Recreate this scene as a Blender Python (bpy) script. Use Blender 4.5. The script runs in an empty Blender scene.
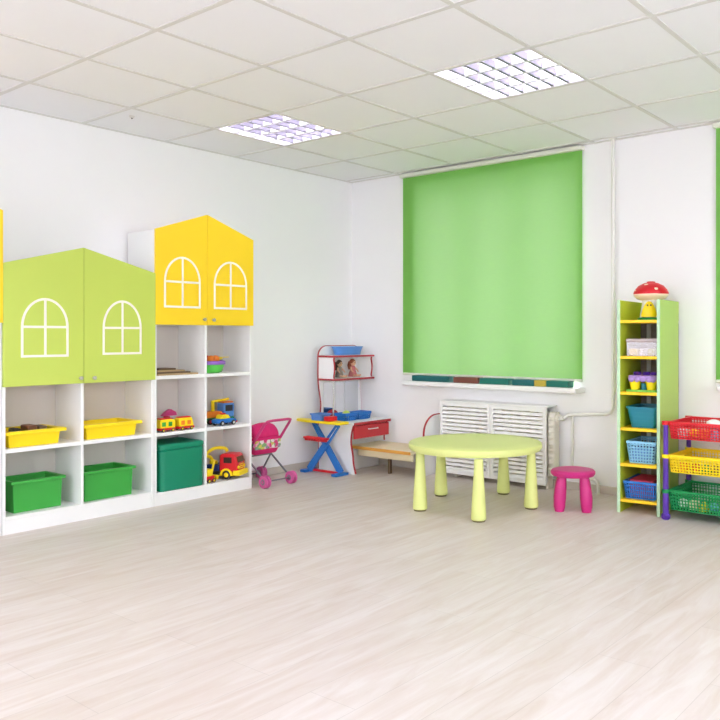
import bpy, bmesh, math, random
from math import pi, sin, cos, radians
from mathutils import Vector, Matrix
random.seed(4)
SC = bpy.context.scene
COL = SC.collection
H = 2.467                                   # room height
DOOR_F = 0.33                               # front plane of the cabinets

# ------------------------------------------------------------------ camera
cam_d = bpy.data.cameras.new('camera')
cam = bpy.data.objects.new('camera', cam_d); COL.objects.link(cam)
cam.location = (4.904, -5.095, 1.107)
cam.rotation_euler = (pi / 2, 0, 0.657)
cam_d.sensor_width = 36.0; cam_d.sensor_fit = 'HORIZONTAL'
cam_d.lens = 790.7 / 720 * 36
cam_d.shift_x = -(438.5 - 360) / 720
cam_d.shift_y = -(360 - 335.5) / 720
cam_d.clip_start = 0.05
SC.camera = cam

# ------------------------------------------------------------------ view, world
SC.view_settings.view_transform = 'Standard'
SC.view_settings.look = 'None'
SC.view_settings.gamma = 1.0
SC.view_settings.use_curve_mapping = False
SC.view_settings.exposure = 0.37
SC.cycles.use_denoising = True
SC.cycles.max_bounces = 12
SC.cycles.diffuse_bounces = 8
SC.cycles.transparent_max_bounces = 16
SC.cycles.sample_clamp_indirect = 6.0
SC.cycles.caustics_reflective = False
SC.cycles.caustics_refractive = False

LAMP = 7.5                                 # ceiling lamp emission
SKY = 9.0                                 # daylight outside

world = bpy.data.worlds.new('overcast_sky'); SC.world = world
world.use_nodes = True
wn, wl = world.node_tree.nodes, world.node_tree.links
bg = wn['Background']; bg.inputs['Strength'].default_value = SKY
tc = wn.new('ShaderNodeTexCoord'); sx = wn.new('ShaderNodeSeparateXYZ'); rp = wn.new('ShaderNodeValToRGB')
wl.new(tc.outputs['Generated'], sx.inputs[0])
mr = wn.new('ShaderNodeMapRange'); mr.inputs['From Min'].default_value = -1; mr.inputs['From Max'].default_value = 1
wl.new(sx.outputs['Z'], mr.inputs['Value']); wl.new(mr.outputs['Result'], rp.inputs[0]); wl.new(rp.outputs[0], bg.inputs['Color'])
rp.color_ramp.elements[0].position = 0.46; rp.color_ramp.elements[0].color = (0.52, 0.51, 0.60, 1)
rp.color_ramp.elements[1].position = 0.54; rp.color_ramp.elements[1].color = (0.95, 0.925, 1.04, 1)

# ------------------------------------------------------------------ materials
def lin(c):
    c /= 255.0
    return c / 12.92 if c <= 0.04045 else ((c + 0.055) / 1.055) ** 2.4
def rgb(r, g, b): return (lin(r), lin(g), lin(b), 1.0)

def mat(name, col, rough=0.5, var=0.04, scale=6.0, metal=0.0, spec=0.4, bump=0.0, bscale=120.0, stretch=(1, 1, 1), coat=0.0):
    m = bpy.data.materials.new(name); m.use_nodes = True
    n, l = m.node_tree.nodes, m.node_tree.links
    p = n['Principled BSDF']
    p.inputs['Roughness'].default_value = rough
    p.inputs['Metallic'].default_value = metal
    p.inputs['Specular IOR Level'].default_value = spec
    p.inputs['Coat Weight'].default_value = coat
    c = n.new('ShaderNodeTexCoord'); mp = n.new('ShaderNodeMapping'); nz = n.new('ShaderNodeTexNoise'); mx = n.new('ShaderNodeMix')
    mp.inputs['Scale'].default_value = stretch
    nz.inputs['Scale'].default_value = scale; nz.inputs['Detail'].default_value = 4
    mx.data_type = 'RGBA'
    base = rgb(*col)
    mx.inputs['A'].default_value = tuple(x * (1 - var) for x in base[:3]) + (1,)
    mx.inputs['B'].default_value = tuple(min(1, x * (1 + var)) for x in base[:3]) + (1,)
    l.new(c.outputs['Object'], mp.inputs[0]); l.new(mp.outputs[0], nz.inputs['Vector'])
    l.new(nz.outputs['Fac'], mx.inputs['Factor']); l.new(mx.outputs['Result'], p.inputs['Base Color'])
    if bump:
        n2 = n.new('ShaderNodeTexNoise'); n2.inputs['Scale'].default_value = bscale; n2.inputs['Detail'].default_value = 3
        b = n.new('ShaderNodeBump'); b.inputs['Strength'].default_value = bump; b.inputs['Distance'].default_value = 0.002
        l.new(c.outputs['Object'], n2.inputs['Vector']); l.new(n2.outputs['Fac'], b.inputs['Height']); l.new(b.outputs[0], p.inputs['Normal'])
    return m

def emit(name, col, strength):
    m = bpy.data.materials.new(name); m.use_nodes = True
    n, l = m.node_tree.nodes, m.node_tree.links
    n.remove(n['Principled BSDF'])
    e = n.new('ShaderNodeEmission'); e.inputs['Color'].default_value = rgb(*col); e.inputs['Strength'].default_value = strength
    l.new(e.outputs[0], n['Material Output'].inputs[0])
    return m

def clear(name, tint=(1, 1, 1), gloss=0.10, rough=0.05, body=None, body_w=0.0):
    m = bpy.data.materials.new(name); m.use_nodes = True
    n, l = m.node_tree.nodes, m.node_tree.links
    n.remove(n['Principled BSDF'])
    t = n.new('ShaderNodeBsdfTransparent'); t.inputs[0].default_value = tint + (1,)
    g = n.new('ShaderNodeBsdfGlossy'); g.inputs['Roughness'].default_value = rough
    mx = n.new('ShaderNodeMixShader'); mx.inputs[0].default_value = gloss
    l.new(t.outputs[0], mx.inputs[1]); l.new(g.outputs[0], mx.inputs[2])
    out = mx
    if body:
        d = n.new('ShaderNodeBsdfDiffuse'); d.inputs[0].default_value = rgb(*body)
        m2 = n.new('ShaderNodeMixShader'); m2.inputs[0].default_value = body_w
        l.new(mx.outputs[0], m2.inputs[1]); l.new(d.outputs[0], m2.inputs[2]); out = m2
    l.new(out.outputs[0], n['Material Output'].inputs[0])
    return m

def fabric_translucent(name, col, tcol, w):
    m = bpy.data.materials.new(name); m.use_nodes = True
    n, l = m.node_tree.nodes, m.node_tree.links
    n.remove(n['Principled BSDF'])
    c = n.new('ShaderNodeTexCoord')
    wv = n.new('ShaderNodeTexNoise'); wv.inputs['Scale'].default_value = 90; wv.inputs['Detail'].default_value = 2
    mp = n.new('ShaderNodeMapping'); mp.inputs['Scale'].default_value = (0.2, 1, 1)
    l.new(c.outputs['Object'], mp.inputs[0]); l.new(mp.outputs[0], wv.inputs['Vector'])
    mc = n.new('ShaderNodeMix'); mc.data_type = 'RGBA'
    b = rgb(*col)
    mc.inputs['A'].default_value = tuple(x * 0.97 for x in b[:3]) + (1,); mc.inputs['B'].default_value = tuple(min(1, x * 1.03) for x in b[:3]) + (1,)
    l.new(wv.outputs['Fac'], mc.inputs['Factor'])
    d = n.new('ShaderNodeBsdfDiffuse'); l.new(mc.outputs['Result'], d.inputs[0])
    t = n.new('ShaderNodeBsdfTranslucent'); t.inputs[0].default_value = rgb(*tcol)
    mx = n.new('ShaderNodeMixShader'); mx.inputs[0].default_value = w
    l.new(d.outputs[0], mx.inputs[1]); l.new(t.outputs[0], mx.inputs[2]); l.new(mx.outputs[0], n['Material Output'].inputs[0])
    return m

def floor_mat():
    m = bpy.data.materials.new('laminate_planks'); m.use_nodes = True
    n, l = m.node_tree.nodes, m.node_tree.links
    p = n['Principled BSDF']; p.inputs['Roughness'].default_value = 0.42; p.inputs['Specular IOR Level'].default_value = 0.35
    c = n.new('ShaderNodeTexCoord')
    mp = n.new('ShaderNodeMapping'); mp.inputs['Rotation'].default_value = (0, 0, pi / 2)
    l.new(c.outputs['Object'], mp.inputs[0])
    br = n.new('ShaderNodeTexBrick'); br.inputs['Scale'].default_value = 1.0
    br.inputs['Brick Width'].default_value = 1.29; br.inputs['Row Height'].default_value = 0.193
    br.inputs['Mortar Size'].default_value = 0.0012; br.inputs['Mortar Smooth'].default_value = 0.3
    br.inputs['Color1'].default_value = rgb(212, 204, 198); br.inputs['Color2'].default_value = rgb(217, 210, 205)
    br.inputs['Mortar'].default_value = rgb(196, 189, 183); br.offset = 0.37
    l.new(mp.outputs[0], br.inputs['Vector'])
    mg = n.new('ShaderNodeMapping'); mg.inputs['Scale'].default_value = (7, 0.9, 1)
    l.new(c.outputs['Object'], mg.inputs[0])
    gz = n.new('ShaderNodeTexNoise'); gz.inputs['Scale'].default_value = 2.2; gz.inputs['Detail'].default_value = 7; gz.inputs['Roughness'].default_value = 0.62
    gz.inputs['Distortion'].default_value = 1.1
    l.new(mg.outputs[0], gz.inputs['Vector'])
    rr = n.new('ShaderNodeValToRGB'); rr.color_ramp.elements[0].position = 0.30; rr.color_ramp.elements[1].position = 0.66
    rr.color_ramp.elements[0].color = rgb(238, 229, 220); rr.color_ramp.elements[1].color = rgb(255, 255, 255)
    l.new(gz.outputs['Fac'], rr.inputs[0])
    mx = n.new('ShaderNodeMix'); mx.data_type = 'RGBA'; mx.blend_type = 'MULTIPLY'; mx.inputs['Factor'].default_value = 0.9
    l.new(br.outputs['Color'], mx.inputs['A']); l.new(rr.outputs[0], mx.inputs['B'])
    l.new(mx.outputs['Result'], p.inputs['Base Color'])
    b = n.new('ShaderNodeBump'); b.inputs['Strength'].default_value = 0.08; b.inputs['Distance'].default_value = 0.001
    l.new(gz.outputs['Fac'], b.inputs['Height']); l.new(b.outputs[0], p.inputs['Normal'])
    return m

M = {}
def defm(k, *a, **kw): M[k] = mat(k, *a, **kw)
defm('wall_paint', (245, 244, 245), 0.85, 0.012, 1.5, bump=0.06, bscale=160)
defm('ceiling_tile', (237, 237, 239), 0.9, 0.015, 2.0, bump=0.15, bscale=260)
defm('grid_metal', (214, 212, 208), 0.5, 0.01)
defm('white_laminate', (241, 241, 240), 0.45, 0.012, 3)
defm('shaded_back', (206, 199, 191), 0.6, 0.02, 3)  # grey-beige: shade inside the cabinets put into the panel colour
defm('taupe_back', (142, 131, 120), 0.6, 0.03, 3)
defm('lime_laminate', (192, 210, 92), 0.42, 0.02, 3)
defm('yellow_laminate', (250, 212, 38), 0.42, 0.02, 3)
defm('decal_white', (244, 238, 226), 0.5, 0.01)
defm('steel', (190, 188, 182), 0.28, 0.03, metal=1.0)
defm('chrome', (215, 215, 215), 0.12, 0.02, metal=1.0)
defm('green_plastic', (60, 164, 66), 0.38, 0.03)
defm('yellow_plastic', (250, 222, 24), 0.36, 0.03)
defm('teal_green_plastic', (8, 132, 98), 0.4, 0.03)
defm('lime_plastic', (222, 230, 146), 0.45, 0.02)
defm('foot_rubber', (120, 110, 70), 0.7, 0.04)
defm('pink_plastic', (198, 44, 122), 0.42, 0.03)
defm('red_plastic', (212, 28, 40), 0.38, 0.03)
defm('red_edging', (164, 38, 46), 0.45, 0.03)
defm('red_front', (188, 46, 54), 0.45, 0.03)
defm('blue_plastic', (40, 118, 200), 0.4, 0.03)
defm('soft_blue_plastic', (84, 138, 208), 0.4, 0.03)
defm('sky_blue_plastic', (138, 196, 228), 0.4, 0.03)
defm('teal_plastic', (36, 128, 148), 0.4, 0.03)
defm('purple_plastic', (86, 50, 158), 0.42, 0.03)
defm('lilac_plastic', (172, 142, 206), 0.45, 0.03)
defm('orange_plastic', (236, 128, 34), 0.42, 0.03)
defm('brown_plastic', (118, 74, 52), 0.5, 0.06)
defm('black_plastic', (42, 40, 42), 0.5, 0.05)
defm('white_plastic', (238, 238, 236), 0.4, 0.02)
defm('cream_plastic', (246, 224, 196), 0.45, 0.02)
defm('emerald_plastic', (14, 140, 74), 0.4, 0.03)
defm('pale_wood', (238, 224, 188), 0.5, 0.09, 5, stretch=(1, 12, 12))
defm('orange_edge', (232, 168, 74), 0.5, 0.05)
defm('tan_wood', (190, 160, 118), 0.6, 0.12, 8, stretch=(10, 1, 10))
defm('dark_wood', (108, 86, 64), 0.6, 0.12, 8, stretch=(10, 1, 10))
defm('tower_outside', (178, 208, 98), 0.45, 0.02, 3)
defm('tower_inside', (186, 204, 52), 0.45, 0.02, 3)
defm('mint_edge', (186, 220, 182), 0.5, 0.02)
defm('shelf_yellow', (252, 206, 30), 0.42, 0.02, 3)
defm('radiator_paint', (226, 222, 208), 0.5, 0.02)
defm('pipe_paint', (232, 231, 224), 0.4, 0.01)
defm('baseboard_beige', (206, 198, 188), 0.55, 0.03)
defm('blind_case', (226, 228, 214), 0.5, 0.02)
defm('sill_white', (240, 240, 240), 0.35, 0.01)
defm('book_teal', (26, 98, 100), 0.5, 0.05)
defm('book_brown', (116, 66, 56), 0.5, 0.05)
defm('book_green', (26, 112, 98), 0.5, 0.05)
defm('book_ochre', (190, 168, 66), 0.5, 0.05)
defm('skin', (226, 178, 146), 0.6, 0.03)
defm('hair_dark', (72, 48, 38), 0.7, 0.2, 40)
defm('hair_auburn', (140, 72, 48), 0.7, 0.2, 40)
defm('dress_grey', (132, 118, 112), 0.8, 0.08, 30)
defm('dress_rose', (186, 110, 112), 0.8, 0.08, 30)
defm('pink_fabric', (214, 40, 112), 0.8, 0.10, 30)
defm('magenta_tube', (196, 60, 118), 0.4, 0.03)
defm('grey_tube', (128, 126, 134), 0.35, 0.03, metal=0.5)
defm('wheel_pink', (206, 92, 152), 0.5, 0.04)
defm('mirror_glass', (222, 224, 226), 0.03, 0.005, metal=1.0)
M['laminate_planks'] = floor_mat()
M['window_glass'] = clear('window_glass', (0.94, 0.97, 0.96), 0.07, 0.02)
M['clear_plastic'] = clear('clear_plastic', (0.95, 0.92, 0.92), 0.10, 0.15, (226, 214, 214), 0.22)
M['frosted_lid'] = clear('frosted_lid', (0.92, 0.88, 0.88), 0.10, 0.2, (220, 206, 206), 0.6)
M['blind_fabric'] = fabric_translucent('blind_fabric', (122, 184, 88), (204, 224, 180), 0.075)
M['tube_light'] = emit('tube_light', (244, 236, 255), LAMP * 4.2)
M['lamp_back'] = emit('lamp_back', (244, 236, 255), LAMP * 0.12)
M['louvre_white'] = mat('louvre_white', (228, 226, 234), 0.3, 0.01, spec=0.5)
M['louvre_grey'] = mat('louvre_grey', (112, 110, 120), 0.3, 0.01, spec=0.5)

def patterned_fabric():
    m = bpy.data.materials.new('patterned_fabric'); m.use_nodes = True
    n, l = m.node_tree.nodes, m.node_tree.links
    p = n['Principled BSDF']; p.inputs['Roughness'].default_value = 0.85
    c = n.new('ShaderNodeTexCoord'); v = n.new('ShaderNodeTexVoronoi'); v.inputs['Scale'].default_value = 42
    l.new(c.outputs['Object'], v.inputs['Vector'])
    s = n.new('ShaderNodeSeparateColor'); l.new(v.outputs['Color'], s.inputs[0])
    r = n.new('ShaderNodeValToRGB'); r.color_ramp.interpolation = 'CONSTANT'
    cols = [(206, 60, 120), (226, 216, 214), (204, 190, 90), (150, 140, 160), (232, 150, 180), (120, 160, 110)]
    els = r.color_ramp.elements
    while len(els) < 6: els.new(0.5)
    for i, q in enumerate(cols): els[i].position = i / 6; els[i].color = rgb(*q)
    l.new(s.outputs[0], r.inputs[0]); l.new(r.outputs[0], p.inputs['Base Color'])
    return m
M['patterned_fabric'] = patterned_fabric()

# ------------------------------------------------------------------ mesh helpers
class MB:
    def __init__(s): s.bm = bmesh.new()
    def box(s, x0, x1, y0, y1, z0, z1):
        v = [s.bm.verts.new((x, y, z)) for z in (z0, z1) for y in (y0, y1) for x in (x0, x1)]
        for f in ((0, 2, 3, 1), (4, 5, 7, 6), (0, 1, 5, 4), (2, 6, 7, 3), (0, 4, 6, 2), (1, 3, 7, 5)):
            s.bm.faces.new([v[i] for i in f])
        return s
    def hexa(s, bot, top):                       # two loops of four points
        v = [s.bm.verts.new(p) for p in list(bot) + list(top)]
        for f in ((3, 2, 1, 0), (4, 5, 6, 7), (0, 1, 5, 4), (1, 2, 6, 5), (2, 3, 7, 6), (3, 0, 4, 7)):
            s.bm.faces.new([v[i] for i in f])
        return s
    def quad(s, *p):
        s.bm.faces.new([s.bm.verts.new(q) for q in p]); return s
    def tube(s, pts, r, n=8, closed=False):
        pts = [Vector(p) for p in pts]; rings = []
        rr = r if isinstance(r, (list, tuple)) else [r] * len(pts)
        N = len(pts); prev = None
        for i, p in enumerate(pts):
            if closed: t = pts[(i + 1) % N] - pts[i - 1]
            else: t = pts[min(i + 1, N - 1)] - pts[max(i - 1, 0)]
            t.normalize()
            if prev is None:
                a = Vector((0, 0, 1)) if abs(t.z) < 0.9 else Vector((1, 0, 0))
                u = t.cross(a).normalized()
            else:
                u = (prev - t * prev.dot(t)).normalized()
            prev = u; w = t.cross(u)
            o = pi / n
            rings.append([s.bm.verts.new(p + (u * cos(2 * pi * k / n + o) + w * sin(2 * pi * k / n + o)) * rr[i]) for k in range(n)])
        R = rings + ([rings[0]] if closed else [])
        for a, b in zip(R, R[1:]):
            for k in range(n): s.bm.faces.new((a[k], a[(k + 1) % n], b[(k + 1) % n], b[k]))
        if not closed:
            s.bm.faces.new(rings[0][::-1]); s.bm.faces.new(rings[-1])
        return s
    def lathe(s, c, prof, n=32, sx=1.0, sy=1.0, axis='z'):
        rings = []
        for r, z in prof:
            ring = []
            for k in range(n):
                a = 2 * pi * k / n
                p = (r * cos(a) * sx, r * sin(a) * sy, z)
                if axis == 'x': p = (p[2], p[0], p[1])
                elif axis == 'y': p = (p[1], p[2], p[0])
                ring.append(s.bm.verts.new((c[0] + p[0], c[1] + p[1], c[2] + p[2])))
            rings.append(ring)
        for a, b in zip(rings, rings[1:]):
            for k in range(n): s.bm.faces.new((a[k], a[(k + 1) % n], b[(k + 1) % n], b[k]))
        s.bm.faces.new(rings[0][::-1]); s.bm.faces.new(rings[-1])
        return s
    def sph(s, c, r, n=20, m=12, zmin=-1.0):
        if not isinstance(r, (list, tuple)): r = (r, r, r)
        a0 = math.asin(zmin) if zmin > -1 else -pi / 2 + 0.06
        prof = []
        for i in range(m + 1):
            a = a0 + (pi / 2 - 0.06 - a0) * i / m
            prof.append((cos(a), sin(a)))
        rings = [[s.bm.verts.new((c[0] + q * cos(2 * pi * k / n) * r[0], c[1] + q * sin(2 * pi * k / n) * r[1], c[2] + z * r[2])) for k in range(n)] for q, z in prof]
        for a, b in zip(rings, rings[1:]):
            for k in range(n): s.bm.faces.new((a[k], a[(k + 1) % n], b[(k + 1) % n], b[k]))
        s.bm.faces.new(rings[0][::-1]); s.bm.faces.new(rings[-1])
        return s
    def prism(s, poly, axis, a, b):
        def P(p, t): return {'x': (t, p[0], p[1]), 'y': (p[0], t, p[1]), 'z': (p[0], p[1], t)}[axis]
        A = [s.bm.verts.new(P(p, a)) for p in poly]; B = [s.bm.verts.new(P(p, b)) for p in poly]
        n = len(poly)
        s.bm.faces.new(A); s.bm.faces.new(B[::-1])
        for i in range(n): s.bm.faces.new((A[i], B[i], B[(i + 1) % n], A[(i + 1) % n]))
        return s
    def ribbon(s, outer, inner, axis, a, b, closed=True):   # flat band between two matching outlines
        def P(p, t): return {'x': (t, p[0], p[1]), 'y': (p[0], t, p[1]), 'z': (p[0], p[1], t)}[axis]
        n = len(outer); V = [[s.bm.verts.new(P(p, t)) for p in L] for t in (a, b) for L in (outer, inner)]
        oa, ia, ob, ib = V
        for i in range(n if closed else n - 1):
            j = (i + 1) % n
            s.bm.faces.new((oa[i], oa[j], ia[j], ia[i])); s.bm.faces.new((ob[i], ib[i], ib[j], ob[j]))
            s.bm.faces.new((oa[i], ob[i], ob[j], oa[j])); s.bm.faces.new((ia[i], ia[j], ib[j], ib[i]))
        return s
    def build(s, name, m, parent=None, bevel=0.0, smooth=True, seg=2):
        bm = s.bm
        bmesh.ops.recalc_face_normals(bm, faces=bm.faces[:])
        off = root_loc(parent)
        if off.length: bmesh.ops.translate(bm, verts=bm.verts[:], vec=-off)
        me = bpy.data.meshes.new(name); bm.to_mesh(me); bm.free()
        me.materials.append(M[m] if isinstance(m, str) else m)
        if smooth:
            me.polygons.foreach_set('use_smooth', [True] * len(me.polygons))
            me.set_sharp_from_angle(angle=radians(38))
        o = bpy.data.objects.new(name, me); COL.objects.link(o)
        if parent: o.parent = parent
        if bevel:
            b = o.modifiers.new('bevel', 'BEVEL'); b.width = bevel; b.segments = seg; b.limit_method = 'ANGLE'; b.angle_limit = radians(40)
        return o

def root_loc(o):
    v = Vector((0, 0, 0))
    while o is not None:
        v += o.location; o = o.parent
    return v
def tag(o, label, cat, group=None):
    o['label'] = label; o['category'] = cat
    if group: o['group'] = group
    return o
def thing(name, label, cat, loc=(0, 0, 0), group=None):
    o = bpy.data.objects.new(name, None); COL.objects.link(o); o.location = loc; o.empty_display_size = 0.1
    return tag(o, label, cat, group)
def struct(o): o['kind'] = 'structure'; return o
def kids(o): return [c for c in COL.objects if c.parent == o]
def copy_tree(o, loc=None, parent=None):
    c = o.copy(); COL.objects.link(c)
    if parent: c.parent = parent
    if loc is not None: c.location = loc
    for k in kids(o): copy_tree(k, None, c)
    return c
def arc(cx, cy, rx, ry, a0, a1, n):
    return [(cx + rx * cos(a0 + (a1 - a0) * i / n), cy + ry * sin(a0 + (a1 - a0) * i / n)) for i in range(n + 1)]
def smooth_path(pts, sub=6):                     # Catmull-Rom
    P = [Vector(p) for p in pts]; out = []
    for i in range(len(P) - 1):
        a, b, c, d = P[max(i - 1, 0)], P[i], P[i + 1], P[min(i + 2, len(P) - 1)]
        for k in range(sub):
            t = k / sub
            out.append(0.5 * ((2 * b) + (c - a) * t + (2 * a - 5 * b + 4 * c - d) * t * t + (3 * b - a - 3 * c + d) * t ** 3))
    out.append(P[-1]); return [tuple(p) for p in out]

# ------------------------------------------------------------------ setting
XR, YF = 6.3, -6.9                               # right and front walls, beyond the frame
struct(MB().box(-0.25, XR + 0.2, YF - 0.2, 0.25, -0.12, 0).build('floor', 'laminate_planks'))
struct(MB().box(-0.25, 0, YF - 0.2, 0.25, 0, H + 0.25).build('wall_left', 'wall_paint'))
wr = MB()
ys = YF - 0.2
for y0, y1 in ((-5.6, -4.0), (-3.0, -1.4)):  # openings for the added right-hand windows
    wr.box(XR, XR + 0.2, ys, y0, 0, H + 0.25); wr.box(XR, XR + 0.2, y0, y1, 0, 0.72); wr.box(XR, XR + 0.2, y0, y1, 2.36, H + 0.25); ys = y1
wr.box(XR, XR + 0.2, ys, 0.25, 0, H + 0.25)
struct(wr.build('wall_right', 'wall_paint', smooth=False))
wf = MB(); xs = 0.0
for x0, x1 in ((1.0, 2.6), (3.6, 5.2)):  # openings for the added windows behind the camera
    wf.box(xs, x0, YF - 0.2, YF, 0, H + 0.25); wf.box(x0, x1, YF - 0.2, YF, 0, 0.72); wf.box(x0, x1, YF - 0.2, YF, 2.36, H + 0.25); xs = x1
wf.box(xs, XR, YF - 0.2, YF, 0, H + 0.25)
struct(wf.build('wall_front', 'wall_paint', smooth=False))
WIN = [(0.74, 2.24, 0.70, 2.36), (3.34, 4.84, 0.70, 2.36)]
wb = MB()
xs = 0.0
for x0, x1, z0, z1 in WIN:
    wb.box(xs, x0, 0, 0.25, 0, H + 0.25); wb.box(x0, x1, 0, 0.25, 0, z0); wb.box(x0, x1, 0, 0.25, z1, H + 0.25); xs = x1
wb.box(xs, XR, 0, 0.25, 0, H + 0.25)
struct(wb.build('wall_back', 'wall_paint', smooth=False))

GX, GY = -0.032, -3.08                           # ceiling grid offsets
LIGHTS = [(1, 2), (4, 2), (1, -2), (4, -2), (7, 2), (7, -2), (4, -5), (1, -5)]  # first two are in view; the rest are added to light the room
gxs = [0.0] + [GX + 0.6 * i for i in range(1, 11)] + [XR]
gys = sorted([YF] + [GY + 0.6 * j for j in range(-6, 6) if YF < GY + 0.6 * j < -0.02] + [0.0])
ce = MB()
lit = set((round(GX + 0.6 * i, 3), round(GY + 0.6 * j, 3)) for i, j in LIGHTS)
for a, b in zip(gxs, gxs[1:]):
    for c, d in zip(gys, gys[1:]):
        if (round(a, 3), round(c, 3)) in lit: continue
        ce.box(a, b, c, d, H, H + 0.02)
ce.box(0, XR, YF, 0, H + 0.16, H + 0.25)
struct(ce.build('ceiling', 'ceiling_tile', smooth=False))
gr = MB()
for x in gxs[1:-1]: gr.box(x - 0.012, x + 0.012, YF, 0, H - 0.004, H + 0.001)
for y in gys[1:-1]: gr.box(0, XR, y - 0.012, y + 0.012, H - 0.0045, H + 0.0008)
gr.box(0, 0.018, YF, 0, H - 0.006, H); gr.box(0, XR, -0.018, 0, H - 0.006, H)
struct(gr.build('trim_1', 'grid_metal', smooth=False))
struct(MB().box(0, 0.014, YF, 0, 0, 0.055).build('baseboard_left', 'baseboard_beige', bevel=0.004))
struct(MB().box(0.014, XR, -0.014, 0, 0, 0.055).build('baseboard_back', 'baseboard_beige', bevel=0.004))

def window(idx, x0, x1, z0, z1, sx0, sx1, sz):
    w = MB()
    yf0, yf1 = 0.13, 0.19
    w.box(x0, x0 + 0.06, yf0, yf1, z0, z1); w.box(x1 - 0.06, x1, yf0, yf1, z0, z1)
    w.box(x0, x1, yf0, yf1, z0, z0 + 0.07); w.box(x0, x1, yf0, yf1, z1 - 0.06, z1)
    for k in (1, 2):
        xm = x0 + (x1 - x0) * k / 3; w.box(xm - 0.04, xm + 0.04, yf0, yf1, z0, z1)
    o = struct(w.build('window_%d' % idx, 'white_plastic', bevel=0.004))
    MB().box(x0 + 0.03, x1 - 0.03, 0.158, 0.162, z0 + 0.03, z1 - 0.03).build('glass_pane', 'window_glass', o)
    MB().box(x0 - 0.0, x1 + 0.0, -0.001, 0.14, sz - 0.036, sz).build('inner_sill', 'sill_white', o)
    s = MB().box(sx0, sx1, -0.15, 0.0, sz - 0.036, sz).build('window_sill', 'sill_white', o, bevel=0.006)
    return o
for k, (y0, y1) in enumerate(((-5.6, -4.0), (-3.0, -1.4))):  # unseen windows, added to throw daylight on the walls
    w = MB(); z0, z1 = 0.72, 2.36
    w.box(XR + .10, XR + .16, y0, y0 + .06, z0, z1).box(XR + .10, XR + .16, y1 - .06, y1, z0, z1).box(XR + .10, XR + .16, y0, y1, z0, z0 + .06).box(XR + .10, XR + .16, y0, y1, z1 - .06, z1)
    w.box(XR + .10, XR + .16, (y0 + y1) / 2 - .035, (y0 + y1) / 2 + .035, z0, z1)
    o = struct(w.build('window_%d' % (k + 3), 'white_plastic', bevel=0.004))
    MB().box(XR + .128, XR + .132, y0 + .03, y1 - .03, z0 + .03, z1 - .03).build('glass_pane', 'window_glass', o)
for k, (x0, x1) in enumerate(((1.0, 2.6), (3.6, 5.2))):  # invented windows out of view, extra daylight for the back wall
    w = MB(); z0, z1 = 0.72, 2.36; a, b = YF - .16, YF - .10
    w.box(x0, x0 + .06, a, b, z0, z1).box(x1 - .06, x1, a, b, z0, z1).box(x0, x1, a, b, z0, z0 + .06).box(x0, x1, a, b, z1 - .06, z1)
    w.box((x0 + x1) / 2 - .035, (x0 + x1) / 2 + .035, a, b, z0, z1)
    o = struct(w.build('window_%d' % (k + 5), 'white_plastic', bevel=0.004))
    MB().box(x0 + .03, x1 - .03, YF - .132, YF - .128, z0 + .03, z1 - .03).build('glass_pane', 'window_glass', o)
window(1, *WIN[0], 0.715, 2.295, 0.737)
window(2, *WIN[1], 3.27, 4.90, 0.800)

def blind(name, label, x0, x1, z0, z1):
    t = thing(name, label, 'blind', (x0, -0.02, z0), 'green roller blinds')
    MB().quad((x0, -0.02, z0), (x1, -0.02, z0), (x1, -0.02, z1), (x0, -0.02, z1)).build('blind_fabric', 'blind_fabric', t)
    MB().box(x0, x1, -0.026, -0.014, z0 - 0.012, z0 + 0.008).build('bottom_bar', 'blind_case', t, bevel=0.004)
    MB().box(x0 - 0.012, x1 + 0.012, -0.055, 0.0, z1 - 0.004, z1 + 0.026).build('head_rail', 'blind_case', t, bevel=0.005)
    return t
blind('roller_blind', 'broad bright green roller blind lowered over the window above the radiator', 0.613, 2.280, 0.788, 2.428)
blind('roller_blind', 'green roller blind at the right picture edge, beyond the shelf tower', 3.225, 4.90, 0.818, 2.43)

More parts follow.
